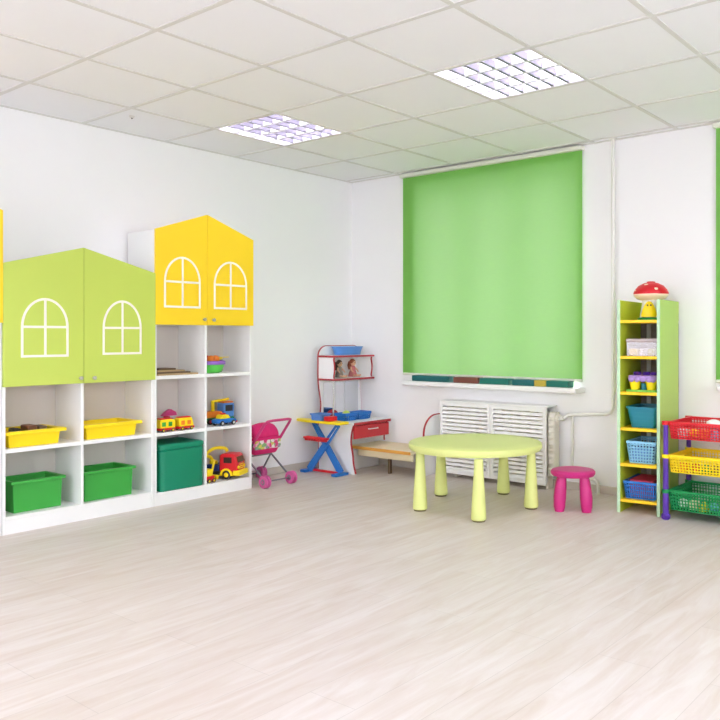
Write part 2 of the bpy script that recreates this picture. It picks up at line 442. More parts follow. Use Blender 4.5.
# ------------------------------------------------------------------ ceiling lights
def ceiling_light(i, j, label):
    x0, y0 = GX + 0.6 * i + 0.014, GY + 0.6 * j + 0.014; x1, y1 = x0 + 0.572, y0 + 0.572
    t = thing('ceiling_light', label, 'ceiling light', ((x0 + x1) / 2, (y0 + y1) / 2, H), 'recessed louvre lights')
    h = MB()
    h.box(x0 - .012, x0, y0 - .012, y1 + .012, H - 0.003, H + 0.10); h.box(x1, x1 + .012, y0 - .012, y1 + .012, H - 0.003, H + 0.10)
    h.box(x0, x1, y0 - .012, y0, H - 0.003, H + 0.10); h.box(x0, x1, y1, y1 + .012, H - 0.003, H + 0.10)
    h.box(x0, x1, y0, y1, H + 0.10, H + 0.11)
    h.build('housing', 'louvre_white', t, smooth=False)
    MB().box(x0 + 0.004, x1 - 0.004, y0 + 0.004, y1 - 0.004, H + 0.085, H + 0.092).build('reflector_panel', 'lamp_back', t, smooth=False)
    for k in range(4):
        ym = y0 + 0.572 * (k + 0.5) / 4
        MB().tube([(x0 + 0.02, ym, H + 0.062), (x1 - 0.02, ym, H + 0.062)], 0.011, 10).build('fluorescent_tube', 'tube_light', t)
    l = MB()
    for k in range(5):                           # wedge-section bars between the lamps
        ym = y0 + 0.572 * k / 4; w = 0.010 if 0 < k < 4 else 0.007
        ya, yb = max(y0, ym - w), min(y1, ym + w)
        l.hexa([(x0, ya, H - .001), (x1, ya, H - .001), (x1, yb, H - .001), (x0, yb, H - .001)],
               [(x0, ym - .003, H + .045), (x1, ym - .003, H + .045), (x1, ym + .003, H + .045), (x0, ym + .003, H + .045)])
    l.build('louvre_bars', 'louvre_white', t, smooth=False)
    l2 = MB()
    for k in range(1, 6):
        xm = x0 + 0.572 * k / 6
        l2.hexa([(xm - .009, y0, H - .0005), (xm + .009, y0, H - .0005), (xm + .009, y1, H - .0005), (xm - .009, y1, H - .0005)],
               [(xm - .002, y0, H + .04), (xm + .002, y0, H + .04), (xm + .002, y1, H + .04), (xm - .002, y1, H + .04)])
    l2.build('louvre_blades', 'louvre_grey', t, smooth=False)
    return t
LL = ['lit square louvre light in the ceiling nearest the left wall, above the yellow house cabinet',
      'lit square louvre light in front of the green window blind, largest in view',
      'added louvre light of the row behind the viewpoint, nearest the left wall',
      'added louvre light of the row behind the viewpoint, second from the left wall',
      'added louvre light level with the front row, out of view towards the right wall',
      'added louvre light of the row behind the viewpoint, nearest the right wall',
      'added louvre light by the front wall, in the middle of the room',
      'added louvre light by the front wall, in the left corner']
for (i, j), s in zip(LIGHTS, LL): ceiling_light(i, j, s)
t = thing('ceiling_sensor', 'tiny round white sensor on the ceiling tile above the green cabinet', 'sensor', (0.408, -2.376, H))
MB().lathe((0.408, -2.376, H), [(0.016, 0.0), (0.016, -0.006), (0.011, -0.012)], 16).build('sensor_base', 'grid_metal', t)
MB().lathe((0.408, -2.376, H - 0.012), [(0.005, 0.001), (0.004, -0.006)], 10).build('sensor_tip', 'black_plastic', t)

# ------------------------------------------------------------------ house cabinets
def arched_window(y0, y1, z0, z1, zs, x, w=0.0135):
    yc = (y0 + y1) / 2; ry = (y1 - y0) / 2; b = MB()
    def outline(d):
        return [(y0 + d, z0 + d), (y1 - d, z0 + d)] + arc(yc, zs, ry - d, z1 - zs - d, 0, pi, 20)
    b.ribbon(outline(0), outline(w), 'x', x, x + 0.0025)
    b.box(x, x + 0.0022, yc - w / 2, yc + w / 2, z0 + w * .5, z1 - w * .5)
    b.box(x, x + 0.0018, y0 + w * .5, y1 - w * .5, zs - w / 2, zs + w / 2)
    return b

def cabinet(label, y0, y1, split, shelves, zbot, zdoor, zeave, zpeak, dm, wins, knobs, open_shade):
    t = thing('toy_cabinet', label, 'cabinet', (0, (y0 + y1) / 2, 0), 'house-shaped toy cabinets')
    T = 0.018; F = DOOR_F - 0.001; a, b = y0 + 0.001, y1 - 0.001; x0 = 0.015
    c = MB()
    c.box(x0, F, a, a + T, 0, zeave - 0.003); c.box(x0, F, b - T, b, 0, zeave - 0.003)
    c.box(x0, F, a + T, b - T, zeave - 0.021, zeave - 0.003)
    c.box(x0, F - 0.001, a + T, b - T, zbot - 0.02, zbot)
    c.box(x0, F - 0.001, a + T, b - T, zdoor, zdoor + T)
    c.build('carcass', 'white_laminate', t, bevel=0.0015)
    MB().box(F - 0.02, F - 0.002, a + T, b - T, 0, zbot - 0.02).build('plinth', 'white_laminate', t, bevel=0.001)
    MB().box(x0, x0 + 0.006, a + T, b - T, zbot, zeave - 0.021).build('back_panel', 'shaded_back', t)
    MB().box(x0 + 0.006, F - 0.002, split - T / 2, split + T / 2, zbot, zdoor).build('divider', 'white_laminate', t, bevel=0.001)
    for z in shelves:
        for p, q in ((a + T, split - T / 2), (split + T / 2, b - T)):
            MB().box(x0 + 0.006, F - 0.003, p, q, z - 0.011, z + 0.011).build('shelf', 'white_laminate', t, bevel=0.001)
    yc = split
    for s, (p, q) in enumerate(((y0, yc - 0.0015), (yc + 0.0015, y1))):
        zp, zq = (zeave, zpeak) if s == 0 else (zpeak, zeave)
        d = MB().prism([(p, zdoor), (q, zdoor), (q, zq), (p, zp)], 'x', DOOR_F, DOOR_F + 0.017).build('door', dm, t, bevel=0.0012)
        arched_window(*wins[s], DOOR_F + 0.017).build('window_decal', 'decal_white', d, smooth=False)
        ky, kz = knobs[s]
        MB().lathe((DOOR_F + 0.017, ky, kz), [(0.006, 0), (0.005, 0.010), (0.011, 0.014), (0.012, 0.020), (0.008, 0.025)], 16, axis='x').build('knob', 'steel', d)
    return t
green_cab = cabinet('lime green house-gabled cabinet with two arched window doors over open shelves of bins', -3.11, -2.173, -2.651, [0.463], 0.098, 0.822, 1.508, 1.631,
        'lime_laminate', [(-3.017, -2.745, 0.983, 1.322, 1.156), (-2.534, -2.273, 0.989, 1.325, 1.154)], [(-2.676, 0.854), (-2.592, 0.852)], 0)
yel_cab = cabinet('tall yellow house-gabled cabinet between the green cabinet and the pink stroller', -2.172, -1.380, -1.775, [0.832, 0.461], 0.085, 1.177, 1.797, 1.933,
        'yellow_laminate', [(-2.112, -1.832, 1.290, 1.630, 1.462), (-1.724, -1.440, 1.290, 1.626, 1.459)], [(-1.808, 1.216), (-1.732, 1.214)], 0)
c2 = copy_tree(yel_cab, (0, yel_cab.location.y - (3.1115 - 1.380), 0))
c2['label'] = 'yellow house cabinet at the far left, only a sliver showing beside the green cabinet'

# bins
def bin_tub(name, label, cat, group, m, x0, x1, y0, y1, z0, z1, ins, rim, depth_in=0.012):
    t = thing(name, label, cat, ((x0 + x1) / 2, (y0 + y1) / 2, z0), group)
    b = MB(); w = 0.005
    bot = [(x0 + ins, y0 + ins), (x1 - ins, y0 + ins), (x1 - ins, y1 - ins), (x0 + ins, y1 - ins)]
    tp = min(ins * 0.75, .024)
    top = [(x0 + tp, y0 + tp), (x1 - tp, y0 + tp), (x1 - tp, y1 - tp), (x0 + tp, y1 - tp)]
    def inset(L, d):
        cx, cy = sum(p[0] for p in L) / 4, sum(p[1] for p in L) / 4
        return [(p[0] + math.copysign(d, cx - p[0]), p[1] + math.copysign(d, cy - p[1])) for p in L]
    loops = [[(p[0], p[1], z0) for p in bot], [(p[0], p[1], z1) for p in top], [(p[0], p[1], z1) for p in inset(top, w)], [(p[0], p[1], z0 + w) for p in inset(bot, w)]]
    V = [[b.bm.verts.new(p) for p in L] for L in loops]
    for A, B in zip(V, V[1:]):
        for k in range(4): b.bm.faces.new((A[k], A[(k + 1) % 4], B[(k + 1) % 4], B[k]))
    b.bm.faces.new(V[0][::-1]); b.bm.faces.new(V[3])
    b.build('tub', m, t, bevel=0.006)
    R = [(x0, y0), (x1, y0), (x1, y1), (x0, y1)]; I = inset(R, tp + 0.006)
    r = MB().ribbon(R, I, 'z', z1 - rim, z1 + 0.002)
    r.build('rim', m, t, bevel=0.003)
    return t
gb = 'green bins in the lime cabinet'; yb = 'shallow yellow trays in the lime cabinet'
bin_tub('storage_bin', 'open green plastic bin on the bottom shelf, left compartment of the lime cabinet', 'storage bin', gb, 'green_plastic', 0.05, 0.285, -3.040, -2.728, 0.0985, 0.278, 0.020, 0.016)
bin_tub('storage_bin', 'open green plastic bin on the bottom shelf, right compartment of the lime cabinet', 'storage bin', gb, 'green_plastic', 0.05, 0.305, -2.632, -2.284, 0.0985, 0.278, 0.020, 0.016)
bin_tub('storage_tray', 'shallow yellow tray holding brown blocks, upper left compartment of the lime cabinet', 'storage tray', yb, 'yellow_plastic', 0.04, 0.322, -3.088, -2.742, 0.4745, 0.565, 0.034, 0.018)
bin_tub('storage_tray', 'shallow yellow tray without visible contents, upper right compartment of the lime cabinet', 'storage tray', yb, 'yellow_plastic', 0.04, 0.322, -2.636, -2.250, 0.4745, 0.565, 0.034, 0.018)
for (x, y, a, b, c, m, s) in [(0.20, -2.905, .05, .055, .108, 'brown_plastic', 'large brown toy block in the yellow tray, tallest of the heap'),
                              (0.20, -2.985, .04, .04, .095, 'black_plastic', 'black toy block in the yellow tray, left of the brown ones'),
                              (0.18, -2.835, .05, .05, .097, 'dark_wood', 'dull brown toy block at the right end of the yellow tray')]:
    tag(MB().box(x - a, x + a, y - b / 2, y + b / 2, 0.480, 0.480 + c).build('toy_block', m, bevel=0.008), s, 'toy block', 'blocks in the yellow tray')

# big teal-green box with lid
t = thing('storage_box', 'large dark green lidded box filling the lower left of the yellow cabinet', 'storage box', (0.19, -1.95, 0.085))
def rrect(x0, x1, y0, y1, r, n=5):
    return arc(x1 - r, y1 - r, r, r, 0, pi / 2, n) + arc(x0 + r, y1 - r, r, r, pi / 2, pi, n) + arc(x0 + r, y0 + r, r, r, pi, 1.5 * pi, n) + arc(x1 - r, y0 + r, r, r, 1.5 * pi, 2 * pi, n)
MB().prism(rrect(0.04, 0.336, -2.125, -1.790, 0.035), 'z', 0.0855, 0.352).build('box_body', 'teal_green_plastic', t, bevel=0.006)
MB().prism(rrect(0.036, 0.340, -2.130, -1.786, 0.038), 'z', 0.353, 0.392).build('lid', 'teal_green_plastic', t, bevel=0.010)

# ------------------------------------------------------------------ toys in the yellow cabinet
def place(t, loc, rz):
    t.location = loc; t.rotation_euler = (0, 0, rz)
S1, S2, S0 = 0.8435, 0.4725, 0.0855
z = S1
for k, (x0, x1, y0, y1, h, m, s) in enumerate([(0.06, 0.30, -2.12, -1.815, .011, 'tan_wood', 'broad tan board at the bottom of the flat board stack'),
        (0.08, 0.29, -2.13, -1.87, .010, 'dark_wood', 'dark brown board in the flat stack, just above the broad tan board'),
        (0.10, 0.27, -2.11, -1.90, .010, 'tan_wood', 'smaller tan board in the flat stack, above the dark brown one'),
        (0.12, 0.24, -2.08, -1.95, .012, 'dark_wood', 'small dark board on top of the flat board stack')]):
    tag(MB().box(x0, x1, y0, y1, z, z + h).build('puzzle_board', m, bevel=0.002), s, 'board', 'boards stacked in the yellow cabinet'); z += h + 0.0005

t = thing('toy_bowl', 'green toy bowl with a purple rim on the upper right shelf of the yellow cabinet', 'toy bowl', (0.23, -1.655, S1))
MB().lathe((0.23, -1.655, S1), [(0.05, 0), (0.068, 0.012), (0.080, 0.04), (0.084, 0.058), (0.080, 0.058), (0.074, 0.035), (0.05, 0.01)], 28).build('bowl', mat('bright_green', (98, 206, 84), 0.4), t)
MB().lathe((0.23, -1.655, S1 + 0.058), [(0.084, 0), (0.094, 0.003), (0.094, 0.024), (0.086, 0.028), (0.080, 0.024), (0.080, 0)], 28).build('rim', mat('violet_rim', (150, 100, 196), 0.4), t)
for x, y, r, m, s in [(0.255, -1.680, .030, 'orange_plastic', 'left orange toy fruit heaped in the green toy bowl'), (0.235, -1.628, .030, 'orange_plastic', 'right orange toy fruit heaped in the green toy bowl'), (0.200, -1.672, .029, 'red_plastic', 'red toy fruit at the back of the green toy bowl')]:
    b = MB().sph((x, y, S1 + 0.094), r).build('toy_fruit', m)
    tag(b, s, 'toy fruit', 'toy fruit in the green bowl')
t = thing('toy_pan', 'small yellow toy frying pan standing on the green toy bowl edge', 'toy pan', (0.19, -1.59, S1 + .09))
MB().lathe((0.18, -1.585, S1 + .090), [(0.030, 0.0), (0.045, 0.004), (0.052, 0.020), (0.049, 0.020), (0.042, 0.007)], 24).build('pan', 'yellow_plastic', t)
MB().box(0.176, 0.188, -1.54, -1.475, S1 + .104, S1 + .110).build('handle', 'yellow_plastic', t, bevel=0.002)
tag(MB().lathe((0.145, -1.545, S1), [(0.032, 0), (0.034, 0.06), (0.030, 0.088), (0.02, 0.0885)], 20).build('toy_cup', mat('dusk_mauve', (152, 132, 140), 0.5)), 'greyish toy cup behind the green toy bowl, under the pan', 'toy cup')

def wheel(mb_parent, c, r, w, axis, m='black_plastic', hub='yellow_plastic'):
    o = MB().lathe(c, [(r * .55, -w / 2), (r, -w / 2 + w * .15), (r, w / 2 - w * .15), (r * .55, w / 2)], 22, axis=axis).build('wheel', m, mb_parent)
    MB().lathe(c, [(r * .5, -w * .55), (r * .42, -w * .62), (r * .42, w * .62), (r * .5, w * .55)], 16, axis=axis).build('hub', hub, o)
    return o

# local frame: length along +x (front), wheels axis y
def toy_wagon(label, bodym, trim, winm, first):
    t = thing('toy_tram_wagon', label, 'toy tram', (0, 0, 0), 'toy tram wagons')
    L, W = 0.118, 0.07
    MB().box(-L / 2, L / 2, -W / 2, W / 2, 0.012, 0.026).build('chassis', trim, t, bevel=0.003)
    body = MB().prism([(-L / 2 + .003, .026), (L / 2 - .003, .026), (L / 2 - .003 - (.012 if first else 0), .074), (L / 2 - .02, .082), (-L / 2 + .012, .082), (-L / 2 + .003, .074)], 'y', -W / 2 + .003, W / 2 - .003).build('body', bodym, t, bevel=0.004)
    for k in (0, 1):
        x = -0.03 + k * 0.048
        MB().box(x - .015, x + .015, -W / 2 + .0005, W / 2 - .0005, 0.036, 0.066).build('window', winm, t, bevel=0.004)
    MB().box(-L / 2 + .012, L / 2 - .02, -W / 2 + .012, W / 2 - .012, 0.082, 0.090).build('roof', trim, t, bevel=0.003)
    for x in (-.035, .035):
        for y in (-W / 2 + .004, W / 2 - .004): wheel(t, (x, y, .012), .012, .012, 'y')
    return t
place(toy_wagon('red-roofed yellow toy tram wagon with green windows, left of the pair', 'yellow_plastic', 'red_plastic', 'green_plastic', False), (0.285, -2.062, S2 - .0), pi / 2)
place(toy_wagon('yellow toy tram wagon with red windows, right end of the pair', 'yellow_plastic', 'red_plastic', 'orange_plastic', True), (0.285, -1.918, S2 - .0), pi / 2)

def toy_car(name, label, cat, m1, m2, m3, group=None):
    t = thing(name, label, cat, (0, 0, 0), group)
    MB().prism([(-.085, .018), (.085, .018), (.088, .034), (.075, .044), (.035, .048), (-.078, .048), (-.088, .036)], 'y', -.036, .036).build('body', m1, t, bevel=0.006)
    MB().prism([(-.055, .048), (.035, .048), (.012, .076), (-.042, .076)], 'y', -.031, .031).build('cabin', m2, t, bevel=0.005)
    MB().box(-.03, .0, -.018, .018, .076, .086).build('roof_light', m3, t, bevel=0.003)
    MB().box(.080, .094, -.036, .036, .016, .028).build('bumper', m3, t, bevel=0.003)
    for x in (-.052, .052):
        for y in (-.036, .036): wheel(t, (x, y, .018), .018, .014, 'y', hub='white_plastic')
    return t
place(toy_car('toy_car', 'pink toy car parked behind the toy tram', 'toy car', mat('rose_plastic', (204, 62, 122), 0.4), 'purple_plastic', 'red_plastic'), (0.16, -1.955, S2 + .0), pi / 2 + .1)
tag(MB().box(0.17, 0.23, -2.13, -2.07, S2, S2 + 0.085).build('toy_block', 'emerald_plastic', bevel=0.006), 'dark green toy block behind the left toy tram wagon', 'toy block')
tag(MB().prism([(-2.01, S2 + .0885), (-1.90, S2 + .0885), (-1.905, S2 + .112), (-1.945, S2 + .134), (-1.985, S2 + .112)], 'x', 0.14, 0.18).build('toy_roof', 'magenta_tube', bevel=0.004), 'magenta toy roof piece lying on the pink toy car', 'toy roof')
place(toy_car('toy_car', 'blue toy car with a yellow cabin at the front of the middle right shelf', 'toy car', 'blue_plastic', 'yellow_plastic', 'red_plastic'), (0.278, -1.585, S2), pi / 2 + .1)

# crane truck behind
t = thing('toy_crane_truck', 'blue and green toy crane truck with yellow arm behind the blue toy car', 'toy truck', (0, 0, 0))
MB().box(-.12, .12, -.045, .045, .02, .045).build('chassis', 'emerald_plastic', t, bevel=0.004)
MB().box(.03, .12, -.045, .045, .046, .145).build('cab', 'soft_blue_plastic', t, bevel=0.008)
MB().box(.121, .123, -.035, .035, .09, .13).build('windscreen', 'black_plastic', t)
MB().box(.045, .105, .046, .048, .088, .132).build('window', 'black_plastic', t)
MB().box(.045, .105, -.048, -.046, .088, .132).build('window', 'black_plastic', t)
MB().box(.035, .115, -.04, .04, .146, .156).build('roof', 'orange_plastic', t, bevel=0.003)
MB().box(-.12, .02, -.043, .043, .046, .09).build('bed', 'orange_plastic', t, bevel=0.005)
MB().tube([(-.03, 0, .09), (-.03, 0, .165)], .013, 8).tube([(-.03, 0, .160), (.10, 0, .172)], .009, 8).build('crane_arm', 'yellow_plastic', t)
for x in (-.08, .08):
    for y in (-.045, .045): wheel(t, (x, y, .022), .022, .018, 'y', hub='red_plastic')
place(t, (0.15, -1.555, S2), pi / 2 - .08)

# fire truck
t = thing('toy_fire_truck', 'big red toy truck with yellow bumper in the bottom right of the yellow cabinet', 'toy truck', (0, 0, 0))
MB().box(-.09, .15, -.05, .05, .030, .055).build('chassis', 'black_plastic', t, bevel=0.004)
MB().prism([(.02, .056), (.155, .056), (.155, .118), (.138, .172), (.122, .180), (.035, .180), (.02, .168)], 'y', -.068, .068).build('cab', 'red_plastic', t, bevel=0.010)
MB().hexa([(.152, -.052, .122), (.160, -.052, .122), (.160, .052, .122), (.152, .052, .122)], [(.139, -.048, .160), (.147, -.048, .160), (.147, .048, .160), (.139, .048, .160)]).build('windscreen', mat('dark_amber', (96, 66, 40), 0.2), t)
for s in (-1, 1):
    MB().box(.055, .115, s * .069 - .0015, s * .069 + .0015, .118, .158).build('window', mat('dark_window', (60, 44, 40), 0.2), t, bevel=0.0)
MB().box(.125, .178, -.074, .074, .028, .066).build('bumper', 'yellow_plastic', t, bevel=0.008)
g = MB()
for k in range(3): g.box(.156, .160, -.034, .034, .074 + k * .014, .081 + k * .014)
g.build('grille', 'yellow_plastic', t, bevel=0.001)
for s in (-1, 1):
    MB().lathe((.156, s * .048, .088), [(.012, 0), (.012, .005), (.008, .007)], 14, axis='x').build('headlight', 'yellow_plastic', t)
    f = MB().prism([(.02, .028)] + [(.075 + .046 * cos(a), .034 + .046 * sin(a)) for a in [pi - k * pi / 10 for k in range(11)]] + [(.125, .028), (.108, .028)] + [(.075 + .032 * cos(a), .034 + .032 * sin(a)) for a in [k * pi / 10 for k in range(11)]] + [(.043, .028)], 'y', s * .052 if s > 0 else -.074, .074 if s > 0 else -.052)
    f.build('mudguard', 'yellow_plastic', t)
MB().box(-.09, .012, -.055, .055, .056, .100).build('bed', mat('navy_plastic', (34, 52, 120), 0.4), t, bevel=0.005)
MB().tube(smooth_path([(-.055, 0, .110), (-.065, -.03, .150), (-.075, -.085, .175), (-.03, -.04, .215), (.03, .0, .212), (.05, .0, .190)]), .012, 8).build('boom', 'yellow_plastic', t)
MB().lathe((-.055, 0, .1005), [(.03, 0), (.03, .02), (.02, .025)], 18).build('turntable', 'yellow_plastic', t)
for x in (-.05, .075):
    for y in (-.058, .058): wheel(t, (x, y, .034), .033, .026, 'y', hub='yellow_plastic')
place(t, (0.195, -1.551, S0), radians(27))

# small digger left of it
t = thing('toy_digger', 'yellow and red toy digger partly hidden behind the divider, left of the red toy truck', 'toy digger', (0, 0, 0))
MB().box(-.035, .035, -.03, .03, .012, .045).build('body', 'red_plastic', t, bevel=0.006)
MB().box(-.03, .015, -.025, .025, .046, .095).build('cab', 'yellow_plastic', t, bevel=0.006)
MB().box(-.0305, -.02, -.018, .018, .062, .088).build('window', 'black_plastic', t)
MB().tube([(.025, 0, .045), (.045, 0, .115), (.055, 0, .150)], .008, 8).build('arm', 'yellow_plastic', t)
MB().prism([(.045, .045), (.062, .015), (.068, .045)], 'y', -.03, .03).build('bucket', 'yellow_plastic', t)
for x in (-.02, .022):
    for y in (-.03, .03): wheel(t, (x, y, .015), .015, .014, 'y')
place(t, (0.282, -1.722, S0), radians(95))

# ------------------------------------------------------------------ doll stroller
t = thing('doll_stroller', 'pink doll stroller with hood and grey frame beside the yellow cabinet', 'doll stroller', (0.25, -1.2, 0))
YN, YFAR = -1.325, -1.085
for y in (YN, YFAR):
    MB().tube([(0.075, y, 0.047), (0.185, y, 0.20), (0.30, y, 0.335)], 0.007, 8).build('frame_tube', 'grey_tube', t)
    MB().tube([(0.415, y, 0.047), (0.20, y, 0.20), (0.10, y, 0.265)], 0.007, 8).build('frame_tube', 'grey_tube', t)
MB().tube([(0.19, YN, 0.205), (0.19, YFAR, 0.205)], 0.006, 8).build('cross_bar', 'grey_tube', t)
MB().tube([(0.415, YN, 0.047), (0.415, YFAR, 0.047)], 0.005, 8).build('axle', 'grey_tube', t)
MB().tube([(0.075, YN, 0.047), (0.075, YFAR, 0.047)], 0.005, 8).build('axle', 'grey_tube', t)
hp = [(0.28, YN, 0.315), (0.40, YN, 0.46), (0.425, YN + .012, 0.482), (0.44, YN + .045, 0.488), (0.44, YFAR - .045, 0.488), (0.425, YFAR - .012, 0.482), (0.40, YFAR, 0.46), (0.28, YFAR, 0.315)]
MB().tube(hp, 0.010, 10).build('handle', 'magenta_tube', t)
for x, y in ((0.415, YN - .005), (0.415, YFAR + .005), (0.075, YN - .005), (0.075, YFAR + .005)):
    w = MB()
    for s in (-.014, .014):
        w.lathe((x, y + s, 0.047), [(.026, -.009), (.043, -.009), (.047, -.004), (.047, .004), (.043, .009), (.026, .009)], 24, axis='y')
    w = w.build('wheel', 'wheel_pink', t)
    MB().lathe((x, y, 0.047), [(.027, -.021), (.012, -.027), (.012, .027), (.027, .021)], 20, axis='y').build('hub', 'grey_tube', w)
# basket
bk = MB().hexa([(0.09, YN + .02, .222), (0.275, YN + .02, .222), (0.275, YFAR - .02, .222), (0.09, YFAR - .02, .222)],
               [(0.06, YN + .006, .272), (0.300, YN + .006, .272), (0.300, YFAR - .006, .272), (0.06, YFAR - .006, .272)])
bk.build('seat_base', 'pink_fabric', t, bevel=0.012)
MB().ribbon([(0.055, YN), (0.306, YN), (0.306, YFAR), (0.055, YFAR)], [(0.067, YN + .012), (0.294, YN + .012), (0.294, YFAR - .012), (0.067, YFAR - .012)], 'z', .264, .335).build('side_panel', 'patterned_fabric', t, bevel=0.006)
MB().ribbon([(0.052, YN - .003), (0.309, YN - .003), (0.309, YFAR + .003), (0.052, YFAR + .003)], [(0.070, YN + .015), (0.291, YN + .015), (0.291, YFAR - .015), (0.070, YFAR - .015)], 'z', .330, .350).build('rim_band', 'pink_fabric', t, bevel=0.006)
hd = MB()                                        # hood: half dome opening to the front of the pram
n = 16; rings = []
HOODP = smooth_path([(0.300, 0, 0.348), (0.296, 0, 0.405), (0.262, 0, 0.452), (0.205, 0, 0.448), (0.130, 0, 0.415), (0.070, 0, 0.372)], 3)
def hood_ring(p):
    out = []
    for k in range(n + 1):
        b = pi * k / n; w = sin(b) ** 0.55 if 0 < k < n else 0
        yy = -(YFAR - YN) / 2 * cos(b) + (YN + YFAR) / 2
        out.append((0.19 + (p[0] - 0.19) * (0.72 + .28 * w), yy, 0.348 + (p[2] - 0.348) * (0.12 + .88 * w)))
    return out
for p in HOODP: rings.append([hd.bm.verts.new(q) for q in hood_ring(p)])
for A, B in zip(rings, rings[1:]):
    for k in range(n): hd.bm.faces.new((A[k], A[k + 1], B[k + 1], B[k]))
ho = hd.build('hood', 'pink_fabric', t); sm = ho.modifiers.new('thickness', 'SOLIDIFY'); sm.thickness = 0.006
MB().tube(hood_ring(HOODP[-1]), .006, 6).build('hood_edge', 'magenta_tube', ho)

# ------------------------------------------------------------------ corner vanity desk
DX0, DX1, DY0, DY1, DZ = 0.13, 0.547, -0.53, -0.115, 0.412
t = thing('vanity_desk', 'white toy vanity desk with red edging, mirror and hutch in the room corner', 'desk', (0.3, -0.3, 0))
desk = t
front = smooth_path([(0.522, 0, DZ - .02), (0.500, 0, 0.33), (0.492, 0, 0.25), (0.510, 0, 0.16), (0.520, 0, 0.08), (0.545, 0, 0.0)], 5)
poly = [(DX0, 0.0)] + [(p[0], p[2]) for p in front[::-1]] + [(DX0, DZ - .02)]
sp = MB().prism(poly, 'y', DY0, DY0 + .018).build('side_panel', 'white_laminate', t)
MB().tube([(p[0] + .002, DY0 + .009, min(max(p[2], .010), DZ - .02)) for p in front], 0.008, 8).build('edge_strip', 'red_edging', sp)
MB().tube([(DX0, DY0 + .004, .010), (DX0, DY0 + .004, DZ - .02)], 0.007, 8).build('edge_strip', 'red_edging', sp)
poly2 = [(0.30, 0.225)] + [(p[0], p[2]) for p in front[::-1] if p[2] > .225] + [(0.30, DZ - .02)]
sp2 = MB().prism(poly2, 'y', DY1 - .018, DY1).build('side_panel', 'white_laminate', t)
MB().tube([(p[0] + .002, DY1 - .009, min(p[2], DZ - .02)) for p in front if p[2] > .22], 0.007, 8).build('edge_strip', 'red_edging', sp2)
MB().box(0.275, 0.293, DY0 + .018, DY1 + .09, 0, DZ - .02).build('modesty_panel', 'white_laminate', t, bevel=0.001)
dt = MB().prism([(DX0 - .0, DY0 - .012), (DX1, DY0 - .012), (DX1, DY1 + .010), (DX0, -0.03)], 'z', DZ - .019, DZ).build('desktop', 'white_laminate', t, bevel=0.002)
MB().box(DX1, DX1 + .006, DY0 - .012, DY1 + .010, DZ - .020, DZ + .001).build('edge_strip', 'red_edging', dt)
dr = MB().box(0.524, 0.541, DY0 + .002, DY1 - .002, 0.282, DZ - .026).build('drawer', 'red_front', t, bevel=0.003)
MB().box(0.30, 0.523, DY0 + .03, DY1 - .03, 0.30, DZ - .03).build('drawer_box', 'white_laminate', dr)
MB().tube([(0.545, -0.375, 0.352), (0.560, -0.372, 0.352), (0.560, -0.272, 0.352), (0.545, -0.269, 0.352)], 0.0045, 8).build('handle', 'white_plastic', dr)
# back panel with arched top and wavy sides (plane x = DX0)
BZ0, BZ1 = DZ + .001, 1.018
lw = [(DY0 + .020, BZ0), (DY0 + .034, 0.50), (DY0 + .034, 0.56), (DY0 + .012, 0.68), (DY0 + .004, 0.76), (DY0 + .004, 0.93)]
lw = [(p[0], p[1]) for p in smooth_path([(a, b, 0) for a, b in lw], 5)]
lw += arc(DY0 + .094, 0.93, .09, .088, pi, pi / 2, 8)[1:]
rw = smooth_path([(-0.022, 0.93, 0), (-0.022, 0.76, 0), (-0.032, 0.68, 0), (-0.018, 0.54, 0), (-0.018, BZ0, 0)], 5)
rwp = [(-.110, 1.018)] + arc(-0.112, 0.93, .09, .088, pi / 2, 0, 8)[1:] + [(p[0], p[1]) for p in rw[1:]]
bp_ = MB().prism(lw + rwp, 'x', DX0 - .016, DX0).build('back_panel', 'white_laminate', t)
MB().tube([(DX0 - .008, a, b) for a, b in lw + rwp], 0.0075, 8).build('edge_strip', 'red_edging', bp_)
for k, (a, b) in enumerate(((DY0 + .055, -.345), (-.335, -.235), (-.225, -.060))):
    MB().box(DX0 + .0005, DX0 + .004, a, b, DZ + .012, 0.715).build('mirror_pane', 'mirror_glass', t)
# hutch box
HX = 0.312; HY0, HY1, HZ0, HZ1 = DY0, -0.062, 0.745, 0.935
for z in (HZ0, HZ1):
    sh = MB().prism([(DX0 + .0005, HY0 + .001), (HX - .012, HY0 + .001), (HX + .006, HY0 + .015), (HX - .004, (HY0 + HY1) / 2), (HX + .006, HY1), (DX0 + .0005, HY1)], 'z', z - .009, z + .009).build('hutch_shelf', 'white_laminate', t)
    MB().tube([(DX0, HY0, z), (HX - .012, HY0, z), (HX + .006, HY0 + .015, z), (HX - .004, (HY0 + HY1) / 2, z), (HX + .006, HY1, z), (DX0, HY1, z)], 0.0085, 8).build('edge_strip', 'red_edging', sh)
for y in (HY0 + .004, HY1 - .016):
    wp = [(DX0 + .001, HZ0 + .009), (HX - .012, HZ0 + .009)] + [(HX - .012 + .016 * sin(pi * k / 8) - .010, HZ0 + .009 + (HZ1 - HZ0 - .018) * k / 8) for k in range(1, 8)] + [(HX - .012, HZ1 - .009), (DX0 + .001, HZ1 - .009)]
    s_ = MB().prism(wp, 'y', y, y + .012).build('hutch_side', 'white_laminate', t)
    MB().tube([(p[0] + .003, y + .006, p[1]) for p in wp[1:-1]], 0.007, 8).build('edge_strip', 'red_edging', s_)
MB().tube([(HX - .02, HY0 + .012, DZ), (HX - .02, HY0 + .012, HZ0 - .009)], 0.007, 10).build('post', 'chrome', t)

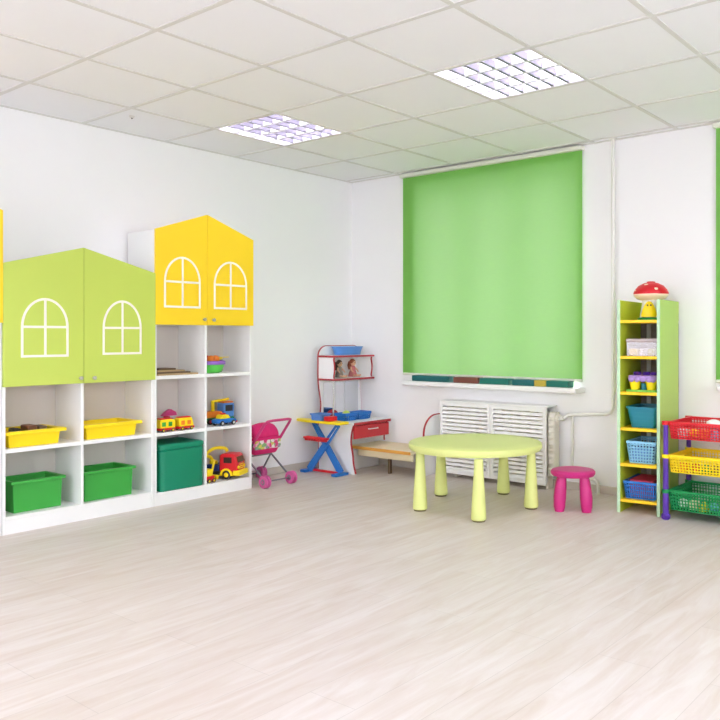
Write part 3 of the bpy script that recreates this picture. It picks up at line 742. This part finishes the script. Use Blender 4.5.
# things on the desk
t = thing('wash_tray', 'soft blue oval tray on top of the vanity hutch', 'tray', (0.20, -0.27, 0.945))
MB().lathe((0.215, -0.275, 0.9455), [(0.115, 0), (0.128, 0.045), (0.138, 0.064), (0.142, 0.064), (0.142, 0.069), (0.130, 0.069), (0.122, 0.045), (0.110, 0.006)], 32, sx=0.58, sy=1.22).build('tray_body', 'soft_blue_plastic', t)

def basket(name, label, cat, m, x0, x1, y0, y1, z0, z1, ins=0.02, nx=8, ny=5, nz=3, r=0.003, group=None, parent=None, solid_band=0.0):
    if parent is None:
        t = thing(name, label, cat, ((x0 + x1) / 2, (y0 + y1) / 2, z0), group)
    else: t = parent
    b = MB()
    B = [(x0 + ins, y0 + ins), (x1 - ins, y0 + ins), (x1 - ins, y1 - ins), (x0 + ins, y1 - ins)]
    T = [(x0, y0), (x1, y0), (x1, y1), (x0, y1)]
    def at(k, s, h):
        k2 = (k + 1) % 4
        p = [B[k][i] * (1 - s) + B[k2][i] * s for i in (0, 1)]; q = [T[k][i] * (1 - s) + T[k2][i] * s for i in (0, 1)]
        return (p[0] * (1 - h) + q[0] * h, p[1] * (1 - h) + q[1] * h, z0 + .002 + (z1 - z0 - .002) * h)
    for k in range(4):
        n = nx if k % 2 == 0 else ny
        for i in range(n + 1): b.tube([at(k, i / n, 0), at(k, i / n, 1)], r * 1.15, 4)
        for j in range(nz + 1): b.tube([at(k, 0, j / nz), at(k, 1, j / nz)], r * 1.15, 4)
    b.box(x0 + ins, x1 - ins, y0 + ins, y1 - ins, z0, z0 + .004)
    o = b.build('basket' if parent is not None else 'lattice', m, t, smooth=False)
    w = 0.010
    MB().ribbon([(p[0] + math.copysign(w * .6, p[0] - (x0 + x1) / 2), p[1] + math.copysign(w * .6, p[1] - (y0 + y1) / 2)) for p in T], [(p[0] - math.copysign(w * .6, p[0] - (x0 + x1) / 2), p[1] - math.copysign(w * .6, p[1] - (y0 + y1) / 2)) for p in T], 'z', z1 - .012, z1 + .003).build('rim', m, o if parent is not None else t, bevel=0.002)
    return o if parent is not None else t
bin_tub('toy_basin', 'blue toy basin standing on the toy ironing board', 'toy basin', None, 'soft_blue_plastic', 0.190, 0.322, -0.684, -0.566, 0.4245, 0.478, 0.010, 0.01)
tag(MB().box(0.330, 0.400, -0.665, -0.580, 0.4245, 0.462).build('toy_box', 'red_plastic', bevel=0.006), 'small red toy box on the ironing board, right of the blue basin', 'toy box')
tag(MB().sph((0.225, -0.46, DZ + .043), (.045, .05, .042)).build('toy_ball', 'red_edging'), 'dark red toy ball at the back left of the vanity desktop', 'toy ball')
basket('toy_basket', 'blue lattice basket in the middle of the vanity desktop', 'basket', 'blue_plastic', 0.30, 0.41, -0.505, -0.362, DZ + .0055, DZ + .060, 0.008, 5, 5, 3, 0.0055, 'blue baskets on the vanity')
basket('toy_basket', 'blue lattice basket at the right end of the vanity desktop', 'basket', 'blue_plastic', 0.30, 0.41, -0.345, -0.200, DZ + .0055, DZ + .060, 0.008, 5, 5, 3, 0.0055, 'blue baskets on the vanity')
tag(MB().sph((0.355, -0.432, DZ + .046), .036).build('toy_ball', mat('lime_ball', (200, 214, 96), 0.5)), 'yellow-green toy ball in the middle blue basket on the vanity', 'toy ball')

def doll(label, x, y, z, hair, dress, s=1.0):
    t = thing('doll', label, 'doll', (x, y, z), 'dolls in the vanity hutch')
    def P(a, b, c): return (x + a * s, y + b * s, z + c * s)
    b = MB()
    b.tube([P(-.01, 0, .03), P(-.01, 0, .055), P(-.005, 0, .075), P(-.003, 0, .085)], [.020 * s, .019 * s, .013 * s, .008 * s], 10)
    b.sph(P(-.002, 0, .104), (.020 * s, .019 * s, .023 * s), 16, 10)
    for q in (-1, 1):
        b.tube([P(-.005, q * .016, .072), P(.008, q * .030, .055), P(.024, q * .028, .040)], [.007 * s, .006 * s, .005 * s], 8)
        b.tube([P(-.005, q * .010, .012), P(.028, q * .016, .012), P(.050, q * .018, .011), P(.056, q * .018, .020)], [.011 * s, .009 * s, .007 * s, .006 * s], 8)
    b.build('body', 'skin', t)
    h = MB().sph(P(-.008, 0, .111), (.023 * s, .024 * s, .023 * s), 16, 10, -0.35)
    for q in (-1, 0, 1): h.tube([P(-.018, q * .017, .115), P(-.024, q * .022, .085), P(-.020, q * .024, .055)], [.012 * s, .012 * s, .006 * s], 8)
    h.build('hair', hair, t)
    MB().lathe(P(-.006, 0, .004), [(.034 * s, 0), (.030 * s, .02 * s), (.021 * s, .05 * s), (.019 * s, .072 * s), (.010 * s, .080 * s)], 18).build('dress', dress, t)
    for q in (-1, 1):
        MB().sph(P(.0165, q * .008, .106), .0028 * s, 8, 6).build('eye', 'black_plastic', t)
doll('sitting doll with long dark hair, left one in the vanity hutch', 0.225, -0.375, HZ0 + .0095, 'hair_dark', 'dress_grey', 1.12)
doll('sitting doll with auburn hair and rosy dress, right one in the vanity hutch', 0.225, -0.215, HZ0 + .0095, 'hair_auburn', 'dress_rose', 1.15)

# ------------------------------------------------------------------ toy ironing board
t = thing('toy_ironing_board', 'toy ironing board with yellow top and crossed blue legs beside the vanity', 'ironing board', (0.28, -0.62, 0))
YA, YB = -0.685, -0.560
yc = (YA + YB) / 2
top = arc(0.14, yc, 0.16, 0.062, pi / 2, 1.5 * pi, 14) + [(0.50, YA), (0.52, YA + .012), (0.52, YB - .012), (0.50, YB)]
MB().prism(top, 'z', 0.404, 0.424).build('board_top', 'yellow_plastic', t, bevel=0.005)
def leg(xa, za, xb, zb, y0, y1, slot):
    d = Vector((xb - xa, zb - za)); L = d.length; d /= L; nrm = Vector((-d.y, d.x))
    def q(s, w): p = Vector((xa, za)) + d * s * L + nrm * w; return (p.x, p.y)
    m = MB()
    m.prism([q(0, -.028), q(.5, -.026), q(.58, -.024), q(.58, .024), q(.5, .026), q(0, .028)], 'y', y0, y1)
    m.prism([q(.58, -.024), q(1, -.018), q(1, -.008), q(.58, -.010)], 'y', y0, y1)
    m.prism([q(.58, .010), q(1, .008), q(1, .018), q(.58, .024)], 'y', y0, y1)
    m.prism([q(.955, -.010), q(1, -.010), q(1, .010), q(.955, .010)], 'y', y0, y1)
    return m
leg(0.145, 0.02, 0.475, 0.402, YA + .028, YA + .052, True).build('leg', 'blue_plastic', t, bevel=0.003)
leg(0.475, 0.02, 0.165, 0.402, YA + .058, YA + .082, True).build('leg', 'blue_plastic', t, bevel=0.003)
for x in (0.125, 0.48):
    MB().box(x - .028, x + .028, YA - .02, YB + .0, 0, 0.022).build('foot', 'blue_plastic', t, bevel=0.006)
MB().box(0.155, 0.452, yc - .010, yc + .010, 0.008, 0.026).build('stretcher', 'red_plastic', t, bevel=0.003)
tr = basket('tray', '', '', 'red_plastic', 0.14, 0.375, YA - .012, YA + .026, 0.262, 0.290, 0.006, 12, 4, 2, 0.0028, parent=t)
tr.name = 'iron_tray'

# ------------------------------------------------------------------ bench
t = thing('bench', 'low pale wooden bench with orange edge along the wall under the window', 'bench', (0.7, -0.2, 0))
MB().box(0.345, 0.998, -0.385, -0.02, 0.182, 0.204).build('seat_board', 'pale_wood', t, bevel=0.002)
MB().box(0.345, 0.998, -0.392, -0.385, 0.180, 0.204).build('edge_strip', 'orange_edge', t, bevel=0.002)
MB().box(0.42, 0.998, -0.362, -0.346, 0.125, 0.181).build('apron', 'pale_wood', t, bevel=0.002)
MB().box(0.715, 0.735, -0.33, -0.30, 0, 0.181).build('leg', 'dark_wood', t, bevel=0.002)
MB().box(0.350, 0.368, -0.37, -0.05, 0, 0.181).build('leg', 'white_laminate', t, bevel=0.002)
ep = [(-0.02, 0.0), (-0.02, 0.472), (-0.08, 0.472)] + arc(-0.08, 0.33, 0.155, 0.142, pi / 2, pi, 10)[1:] + [(-0.240, 0.22), (-0.30, 0.20), (-0.33, 0.0)]
e = MB().prism(ep, 'x', 1.0, 1.018).build('end_panel', 'white_laminate', t)
MB().tube([(1.009, a, b) for a, b in ep[1:15]], 0.009, 8).build('edge_strip', 'red_edging', e)

# ------------------------------------------------------------------ round table, stool
TC = (1.945, -0.868)
t = thing('round_table', 'lime green round play table on thick flared legs in front of the radiator', 'table', (*TC, 0))
MB().lathe((*TC, 0), [(0.40, 0.368), (0.424, 0.372), (0.432, 0.382), (0.434, 0.404), (0.430, 0.413), (0.422, 0.417), (0.30, 0.418)], 72).build('tabletop', 'lime_plastic', t)
for x, y in ((1.783, -1.239), (1.607, -0.793), (2.242, -1.252), (1.912, -0.472), (2.31, -0.761)):
    x, y = x - .027, y + .035
    l_ = MB().lathe((x, y, 0), [(0.042, 0.010), (0.046, 0.014), (0.045, 0.05), (0.037, 0.18), (0.029, 0.30), (0.027, 0.368)], 28).build('leg', 'lime_plastic', t)
    MB().lathe((x, y, 0), [(0.037, 0.0), (0.040, 0.004), (0.040, 0.011)], 24).build('foot_pad', 'foot_rubber', l_)
SCN = (2.500, -0.572)
t = thing('stool', 'small magenta round stool on fat bulging legs, right of the round table', 'stool', (*SCN, 0))
MB().lathe((*SCN, 0), [(0.105, 0.212), (0.132, 0.216), (0.141, 0.228), (0.141, 0.242), (0.132, 0.252), (0.112, 0.256), (0.06, 0.2545)], 48).build('seat', 'pink_plastic', t)
for k in range(4):
    a = 0.657 - 0.17 + pi / 4 + k * pi / 2
    dx, dy = cos(a), sin(a)
    pts = [(SCN[0] + dx * q, SCN[1] + dy * q, zz) for q, zz in ((.118, 0.0), (.119, .03), (.116, .09), (.108, .15), (.100, .20), (.098, .216))]
    MB().tube(pts, [.029, .036, .040, .036, .029, .027], 20).build('leg', 'pink_plastic', t)

# ------------------------------------------------------------------ radiator and its cover, pipes
t = thing('radiator', 'old cream ribbed radiator behind the louvred cover, its end showing at the right', 'radiator', (1.6, -0.08, 0))
r = MB()
for k in range(13):
    x = 1.14 + k * 0.076
    r.prism(rrect(x, x + 0.058, -0.122, -0.032, 0.02, 3), 'z', 0.10, 0.555)
    for zz in (0.14, 0.515): r.tube([(x - (.02 if k else -.005), -0.077, zz), (x + .078, -0.077, zz)], 0.026, 12)
    for zz in range(9): r.sph((x + .029, -0.118, .15 + zz * .045), (.026, .014, .016), 8, 6)
r.build('sections', 'radiator_paint', t)
for x in (1.22, 2.04):
    MB().box(x - .012, x + .012, -0.10, -0.035, 0, 0.10).build('foot', 'radiator_paint', t)
MB().tube([(2.13, -0.077, .515), (2.165, -0.077, .515)], 0.02, 6).build('valve', 'pipe_paint', t)
t = thing('radiator_cover', 'white slatted radiator cover of two panels under the window sill', 'radiator cover', (1.58, -0.15, 0))
for x0, x1 in ((1.115, 1.586), (1.590, 2.066)):
    f = MB(); y0, y1 = -0.165, -0.145; z0, z1 = 0.035, 0.588
    f.box(x0, x0 + .026, y0, y1, z0, z1); f.box(x1 - .026, x1, y0, y1, z0, z1); f.box(x0 + .026, x1 - .026, y0, y1, z0, z0 + .03); f.box(x0 + .026, x1 - .026, y0, y1, z1 - .03, z1)
    p = f.build('panel_frame', 'white_plastic', t, bevel=0.002)
    s = MB(); n = 16; hh = (z1 - z0 - .06) / n
    for k in range(n):
        zz = z0 + .03 + hh * k
        s.hexa([(x0 + .026, y0 + .002, zz + .002), (x1 - .026, y0 + .002, zz + .002), (x1 - .026, y0 + .005, zz + .0), (x0 + .026, y0 + .005, zz + .0)],
               [(x0 + .026, y1 - .006, zz + hh * .70), (x1 - .026, y1 - .006, zz + hh * .70), (x1 - .026, y1 - .003, zz + hh * .66), (x0 + .026, y1 - .003, zz + hh * .66)])
    s.build('slats', 'white_plastic', p, smooth=False)
tp = MB().box(1.113, 2.068, -0.168, -0.001, 0.5885, 0.600)
tp.build('top_board', 'white_plastic', t, bevel=0.002)
MB().box(1.115, 1.13, -0.145, -0.001, 0.035, 0.588).build('side_board', 'white_plastic', t)

def pipe(label, pts, r, cat='pipe'):
    return tag(MB().tube(pts, r, 12).build('heating_pipe', 'pipe_paint'), label, cat, 'heating pipes')
def bend(a, b, c, rad, n=6):
    a, b, c = Vector(a), Vector(b), Vector(c); u = (a - b).normalized(); w = (c - b).normalized()
    p0, p1 = b + u * rad, b + w * rad
    return [tuple((1 - t_) ** 2 * p0 + 2 * t_ * (1 - t_) * b + t_ ** 2 * p1) for t_ in [i / n for i in range(n + 1)]]
pts = [(2.53, -0.05, H)] + bend((2.53, -0.05, 2), (2.53, -0.05, 0.562), (2.2, -0.05, 0.556), 0.07) + [(2.19, -0.06, 0.540), (2.166, -0.077, 0.516)]
hp_ = pipe('tall white pipe from the ceiling bending left to the radiator top', pts, 0.0125)
MB().lathe((2.53, -0.05, H - .006), [(0.030, -.004), (0.030, .002), (0.018, .005)], 20).build('ceiling_collar', 'pipe_paint', hp_)
pipe('short vertical white pipe between the radiator and the magenta stool', [(2.205, -0.03, 0.541), (2.205, -0.03, 0.135)], 0.011)
pts = [(2.140, -0.05, 0.112), (2.165, -0.05, 0.105)] + bend((2.15, -0.05, 0.105), (2.415, -0.05, 0.10), (2.42, -0.05, 0.0), 0.05) + [(2.42, -0.05, 0.0)]
pipe('low white pipe bending down to the floor behind the magenta stool', pts, 0.0115)

# flat boxes on the sill
for x0, x1, m, s in [(0.785, 1.160, 'book_teal', 'long dark teal flat box at the left end of the sill'), (1.205, 1.435, 'book_brown', 'red-brown flat box on the window sill'),
                     (1.455, 1.715, 'book_green', 'green-teal flat box in the middle of the sill, beside the brown one'), (1.75, 1.935, 'book_teal', 'dark teal flat box on the sill, left of the ochre one'),
                     (1.939, 2.035, 'book_ochre', 'short ochre flat box on the window sill'), (2.039, 2.218, 'book_green', 'teal flat box at the right end of the sill')]:
    o = tag(MB().box(x0, x1, -0.112, -0.028, 0.7375, 0.782).build('flat_box', m, bevel=0.003), s, 'box', 'flat boxes on the window sill')

# ------------------------------------------------------------------ shelf tower
t = thing('shelf_tower', 'tall narrow lime green shelf tower with yellow shelves against the back wall', 'shelf', (2.895, -0.25, 0))
tower = t
TX0, TX1, TY0, TY1, TZ = 2.762, 3.03, -0.470, -0.045, 1.328
for x, q in ((TX0, 0), (TX1 - .018, 1)):
    o = MB().box(x, x + .018, TY0 + .004, TY1, 0, TZ).build('side_panel', 'tower_outside' if q else 'tower_inside', t)
    MB().box(x - .0005, x + .0185, TY0, TY0 + .0038, 0, TZ + .0005).build('edge_strip', 'mint_edge', o)
SHZ = [0.082, 0.305, 0.528, 0.752, 0.976, 1.200]
for z_ in SHZ:
    MB().box(TX0 + .018, TX1 - .018, TY0 + .004, TY1, z_ - .015, z_ + .003).build('shelf', 'shelf_yellow', t, bevel=0.002)
MB().box(TX0 + .0, TX1 - .0, TY1 + .0002, TY1 + .006, 0.03, SHZ[5] - .016).build('back_panel', 'taupe_back', t)
for za, zb in zip([0.03] + [z_ + .0035 for z_ in SHZ[:-1]], [z_ - .0155 for z_ in SHZ]):
    MB().box(2.822, 2.850, TY1 - .008, TY1, za, zb).build('back_strip', 'white_plastic', t)
MB().box(TX0, TX1, TY1 + .0002, TY1 + .006, SHZ[5] + .003, TZ).build('back_panel', 'tower_inside', t)

YC = -0.30
before_tower = set(COL.objects)
# mushroom toy
zt = SHZ[5] + .0035
mx_, my_ = 2.922, -0.29
t = thing('mushroom_toy', 'red-capped toy mushroom with yellow front standing on top of the shelf tower', 'toy', (mx_, my_, zt))
MB().lathe((mx_, my_, zt), [(0.092, 0), (0.094, 0.014), (0.080, 0.020)], 32).build('base', 'emerald_plastic', t)
MB().lathe((mx_, my_, zt), [(0.078, 0.020), (0.074, 0.05), (0.062, 0.11), (0.060, 0.155)], 32).build('stem', 'white_plastic', t)
MB().lathe((mx_, my_, zt), [(0.060, 0.140), (0.100, 0.152), (0.120, 0.176), (0.118, 0.186)], 40).build('gill_ring', 'cream_plastic', t)
cp = MB().lathe((mx_, my_, zt), [(0.120, 0.184), (0.122, 0.192), (0.112, 0.215), (0.088, 0.243), (0.050, 0.262), (0.03, 0.266), (0.03, 0.272), (0.02, 0.275)], 40).build('cap', 'red_plastic', t)
for az, el in ((-0.95, .5), (-2.5, .45), (0.35, .5), (1.9, .45), (-1.75, .95)):
    d = Vector((cos(az) * cos(el), sin(az) * cos(el), sin(el)))
    c = Vector((mx_, my_, zt + .184)) + Vector((d.x * .114, d.y * .114, d.z * .081))
    b = MB().sph((0, 0, 0), (.020, .020, .004), 14, 6)
    b.bm.transform(Matrix.Translation(c) @ Vector((d.x / .114, d.y / .114, d.z / .081 * 1.4)).normalized().to_track_quat('Z', 'Y').to_matrix().to_4x4())
    b.build('cap_dot', 'cream_plastic', cp)
fd = Vector((0.28, -0.96, 0)).normalized(); fs = Vector((-fd.y, fd.x, 0))
fc = Vector((mx_, my_, zt)) + fd * 0.060 - fs * 0.012
b = MB().lathe((0, 0, -.048), [(.052, 0), (.055, .015), (.045, .055), (.031, .085), (.018, .104), (.008, .110)], 24, sy=.5)
b.bm.transform(Matrix.Translation(fc + Vector((0, 0, .070))) @ Matrix.Rotation(math.atan2(fd.y, fd.x) + pi / 2, 4, 'Z'))
fo = b.build('yellow_figure', 'yellow_plastic', t)
for q in (-1, 1):
    MB().sph(tuple(fc + fd * .015 + fs * q * .011 + Vector((0, 0, .104))), .006, 10, 8).build('eye', 'black_plastic', fo)

t.scale = (0.9, 0.9, 0.9)
# clear box
zt = SHZ[4] + .0035
t = thing('clear_box', 'clear lidded plastic box on the second shelf down of the tower', 'storage box', (2.90, YC, zt))
x0, x1, y0, y1 = 2.808, 3.000, -0.425, -0.13
MB().ribbon([(x0, y0), (x1, y0), (x1, y1), (x0, y1)], [(x0 + .003, y0 + .003), (x1 - .003, y0 + .003), (x1 - .003, y1 - .003), (x0 + .003, y1 - .003)], 'z', zt, zt + .085).box(x0 + .0031, x1 - .0031, y0 + .0031, y1 - .0031, zt, zt + .003).build('box_body', 'clear_plastic', t)
MB().box(x0 - .005, x1 + .005, y0 - .005, y1 + .005, zt + .0855, zt + .108).build('lid', 'frosted_lid', t, bevel=0.006)
for x, y, m, s in ((2.84, -.37, 'yellow_plastic', 'yellow toy block inside the clear box'), (2.905, -.36, 'white_plastic', 'white toy block inside the clear box, beside the yellow one'), (2.96, -.37, 'lime_plastic', 'pale lime toy block inside the clear box')):
    tag(MB().box(x - .026, x + .026, y - .03, y + .03, zt + .0035, zt + .045).build('toy_block', m, bevel=0.006), s, 'toy block', 'blocks in the clear box')

# purple-topped toy
zt = SHZ[3] + .0035
t = thing('toy_market_stand', 'toy with lilac scalloped top on yellow pots, third shelf down of the tower', 'toy', (2.90, YC, zt))
MB().prism(rrect(2.803, 3.002, -.44, -.18, .02, 4), 'z', zt, zt + .012).build('base', mat('leaf_green', (120, 196, 72), 0.4), t)
for x in (2.85, 2.955):
    for y in (-.39, -.24):
        MB().lathe((x, y, zt + .012), [(.026, 0), (.038, .062)], 20).build('pot', 'yellow_plastic', t)
MB().prism(rrect(2.812, 2.994, -.43, -.19, .03, 4), 'z', zt + .0745, zt + .102).build('top_tray', 'lilac_plastic', t, bevel=0.008)
for x in (2.838, 2.875, 2.912, 2.949, 2.975):
    MB().sph((x, -.428, zt + .078), (.020, .010, .018), 12, 8).build('scallop', 'lilac_plastic', t)
for x in (2.85, 2.91, 2.96):
    MB().lathe((x, -.34, zt + .102), [(.022, 0), (.026, .012), (.020, .020)], 16).build('cup', 'purple_plastic', t)
MB().lathe((2.903, -.38, zt + .012), [(.016, 0), (.016, .04)], 14).build('peg', 'teal_plastic', t)

bg_ = 'plastic baskets in the tower'
zt = SHZ[2] + .0035
t = thing('storage_basket', 'dark teal round-cornered basket on the fourth shelf down of the tower', 'basket', (2.90, YC, zt), bg_)
b = MB()
def loopr(x0, x1, y0, y1, r, z): return [(p[0], p[1], z) for p in rrect(x0, x1, y0, y1, r, 4)]
Ls = [loopr(2.828, 2.985, -.415, -.17, .03, zt), loopr(2.806, 3.004, -.437, -.15, .03, zt + .128), loopr(2.811, 2.999, -.432, -.155, .028, zt + .128), loopr(2.833, 2.980, -.410, -.175, .028, zt + .004)]
V = [[b.bm.verts.new(p) for p in L] for L in Ls]; n = len(V[0])
for A, B in zip(V, V[1:]):
    for k in range(n): b.bm.faces.new((A[k], A[(k + 1) % n], B[(k + 1) % n], B[k]))
b.bm.faces.new(V[0][::-1]); b.bm.faces.new(V[3]); b.build('tub', 'teal_plastic', t)
for k in range(3):
    h = .04 + k * .025; e_ = .022 * (1 - h / .128) - .002
    MB().ribbon([(p[0], p[1]) for p in loopr(2.806 + e_, 3.004 - e_, -.437 + e_, -.15 - e_, .03, 0)], [(p[0], p[1]) for p in loopr(2.811 + e_, 2.999 - e_, -.432 + e_, -.155 - e_, .028, 0)], 'z', zt + h, zt + h + .006).build('rib', 'teal_plastic', t)
MB().ribbon([(p[0], p[1]) for p in loopr(2.800, 3.008, -.441, -.144, .032, 0)], [(p[0], p[1]) for p in loopr(2.812, 2.998, -.431, -.156, .028, 0)], 'z', zt + .118, zt + .130).build('rim', 'teal_plastic', t)
basket('storage_basket', 'light blue lattice basket on the fifth shelf down of the tower', 'basket', 'sky_blue_plastic', 2.815, 2.995, -.435, -.16, SHZ[1] + .007, SHZ[1] + .140, 0.014, 9, 11, 7, 0.0042, bg_)
basket('storage_basket', 'mid blue lattice basket with red rim liner on the lowest shelf of the tower', 'basket', 'blue_plastic', 2.796, 3.000, -.440, -.15, SHZ[0] + .0065, SHZ[0] + .112, 0.012, 14, 14, 4, 0.0036, bg_)
tag(MB().box(2.822, 2.975, -.415, -.175, SHZ[0] + .012, SHZ[0] + .121).build('toy_crate', mat('raspberry_plastic', (186, 52, 88), 0.45), bevel=0.006), 'raspberry red toy crate sunk in the mid blue basket of the tower', 'toy crate')
tag(MB().box(2.835, 2.965, -.40, -.20, SHZ[1] + .013, SHZ[1] + .10).build('toy_crate', 'soft_blue_plastic', bevel=0.006), 'blue toy crate inside the light blue lattice basket of the tower', 'toy crate')

for q in COL.objects:
    if q.parent is None and q not in before_tower: q['in_tower'] = 1
# the tower and what stands in it are turned a little away from the wall
PV = Vector((2.896, -0.47, 0)); RM = Matrix.Rotation(radians(6.0), 4, 'Z')
for o in [q for q in COL.objects if q.parent is None and (q == tower or q.get('in_tower'))]:
    o.location = PV + RM @ (o.location - PV); o.rotation_euler = (0, 0, radians(6.0))
    if 'in_tower' in o: del o['in_tower']

# ------------------------------------------------------------------ basket rack
RX0, RX1, RY0, RY1 = 3.078, 3.60, -0.485, -0.10
t = thing('basket_rack', 'purple-post toy rack with red, yellow and green lattice baskets beside the shelf tower', 'rack', (3.34, -0.3, 0))
rack = t
for x, y in ((RX0, RY0), (RX0, RY1), (RX1, RY0), (RX1, RY1)):
    po = MB().lathe((x, y, 0), [(.018, .030), (.017, .20), (.015, .40), (.014, .585)], 16).build('post', 'purple_plastic', t)
    MB().lathe((x, y, 0), [(.020, 0), (.026, .008), (.026, .030), (.016, .038)], 18).build('foot', 'purple_plastic', po)
BZ = [('red_plastic', .488, .588), ('yellow_plastic', .285, .388), ('emerald_plastic', .060, .178)]
for m, z0, z1 in BZ:
    o = basket('basket', '', '', m, RX0 + .018, RX1 - .018, RY0 + .006, RY1 - .006, z0, z1, 0.012, 26, 18, 6, 0.0034, parent=t)
    for x in (RX0, RX1):
        for y in (RY0, RY1): MB().lathe((x, y, z1 - .018), [(.0182, 0), (.023, 0), (.023, .022), (.0182, .022)], 16).build('clip', m, o)
k_ = 0
def rack_toy(shape, x, y, z, s, m, label, grp):
    if shape == 'ball': o = MB().sph((x, y, z + s), s, 16, 10).build('toy_ball', m); c = 'toy ball'
    elif shape == 'block': o = MB().box(x - s, x + s, y - s, y + s, z, z + 2 * s).build('toy_block', m, bevel=0.006); c = 'toy block'
    else: o = MB().lathe((x, y, z), [(s, 0), (s * 1.1, s * .4), (s * .7, s * 1.3), (s * .3, s * 1.9)], 18).build('toy_cone', m); c = 'toy cone'
    tag(o, label, c, grp)
rows = [('red', .4925, [('block', 3.162, .028, 'white_plastic', 'white'), ('ball', 3.225, .030, 'yellow_plastic', 'yellow'), ('block', 3.29, .027, 'orange_plastic', 'orange'), ('cone', 3.35, .030, 'sky_blue_plastic', 'pale blue'), ('ball', 3.41, .028, 'green_plastic', 'green'), ('block', 3.475, .028, 'cream_plastic', 'cream')]),
        ('yellow', .2895, [('block', 3.165, .026, 'orange_plastic', 'orange'), ('ball', 3.235, .028, 'red_plastic', 'red'), ('cone', 3.30, .030, 'emerald_plastic', 'dark green'), ('block', 3.37, .028, 'brown_plastic', 'brown'), ('ball', 3.445, .030, 'blue_plastic', 'blue')]),
        ('green', .0645, [('ball', 3.16, .030, 'white_plastic', 'white'), ('block', 3.225, .026, 'cream_plastic', 'cream'), ('cone', 3.285, .028, 'yellow_plastic', 'yellow'), ('ball', 3.345, .028, 'sky_blue_plastic', 'pale blue'), ('block', 3.42, .028, 'lilac_plastic', 'lilac')])]
for bn, z, L in rows:
    for j, (sh, x, s, m, cn) in enumerate(L):
        rack_toy(sh, x, -0.415 + .006 * (j % 2), z, s, m, '%s toy %s in the %s basket of the purple rack' % (cn, sh, bn), 'toys in the %s rack basket' % bn)
tag(MB().sph((3.315, -0.33, 0.574), (.045, .040, .030), 20, 12).build('toy_ball', 'white_plastic'), 'big white oval toy ball topping the heap in the red rack basket', 'toy ball')
tag(MB().sph((3.40, -0.29, 0.345), (.060, .055, .052), 20, 12).build('toy_ball', mat('navy_ball', (52, 50, 66), 0.6)), 'big dark navy toy ball topping the heap in the yellow rack basket', 'toy ball')
tag(MB().box(3.30, 3.40, -0.36, -0.26, 0.4925, 0.540).build('toy_box', 'magenta_tube', bevel=0.005), 'magenta toy box hidden under the white oval ball in the red rack basket', 'toy box')
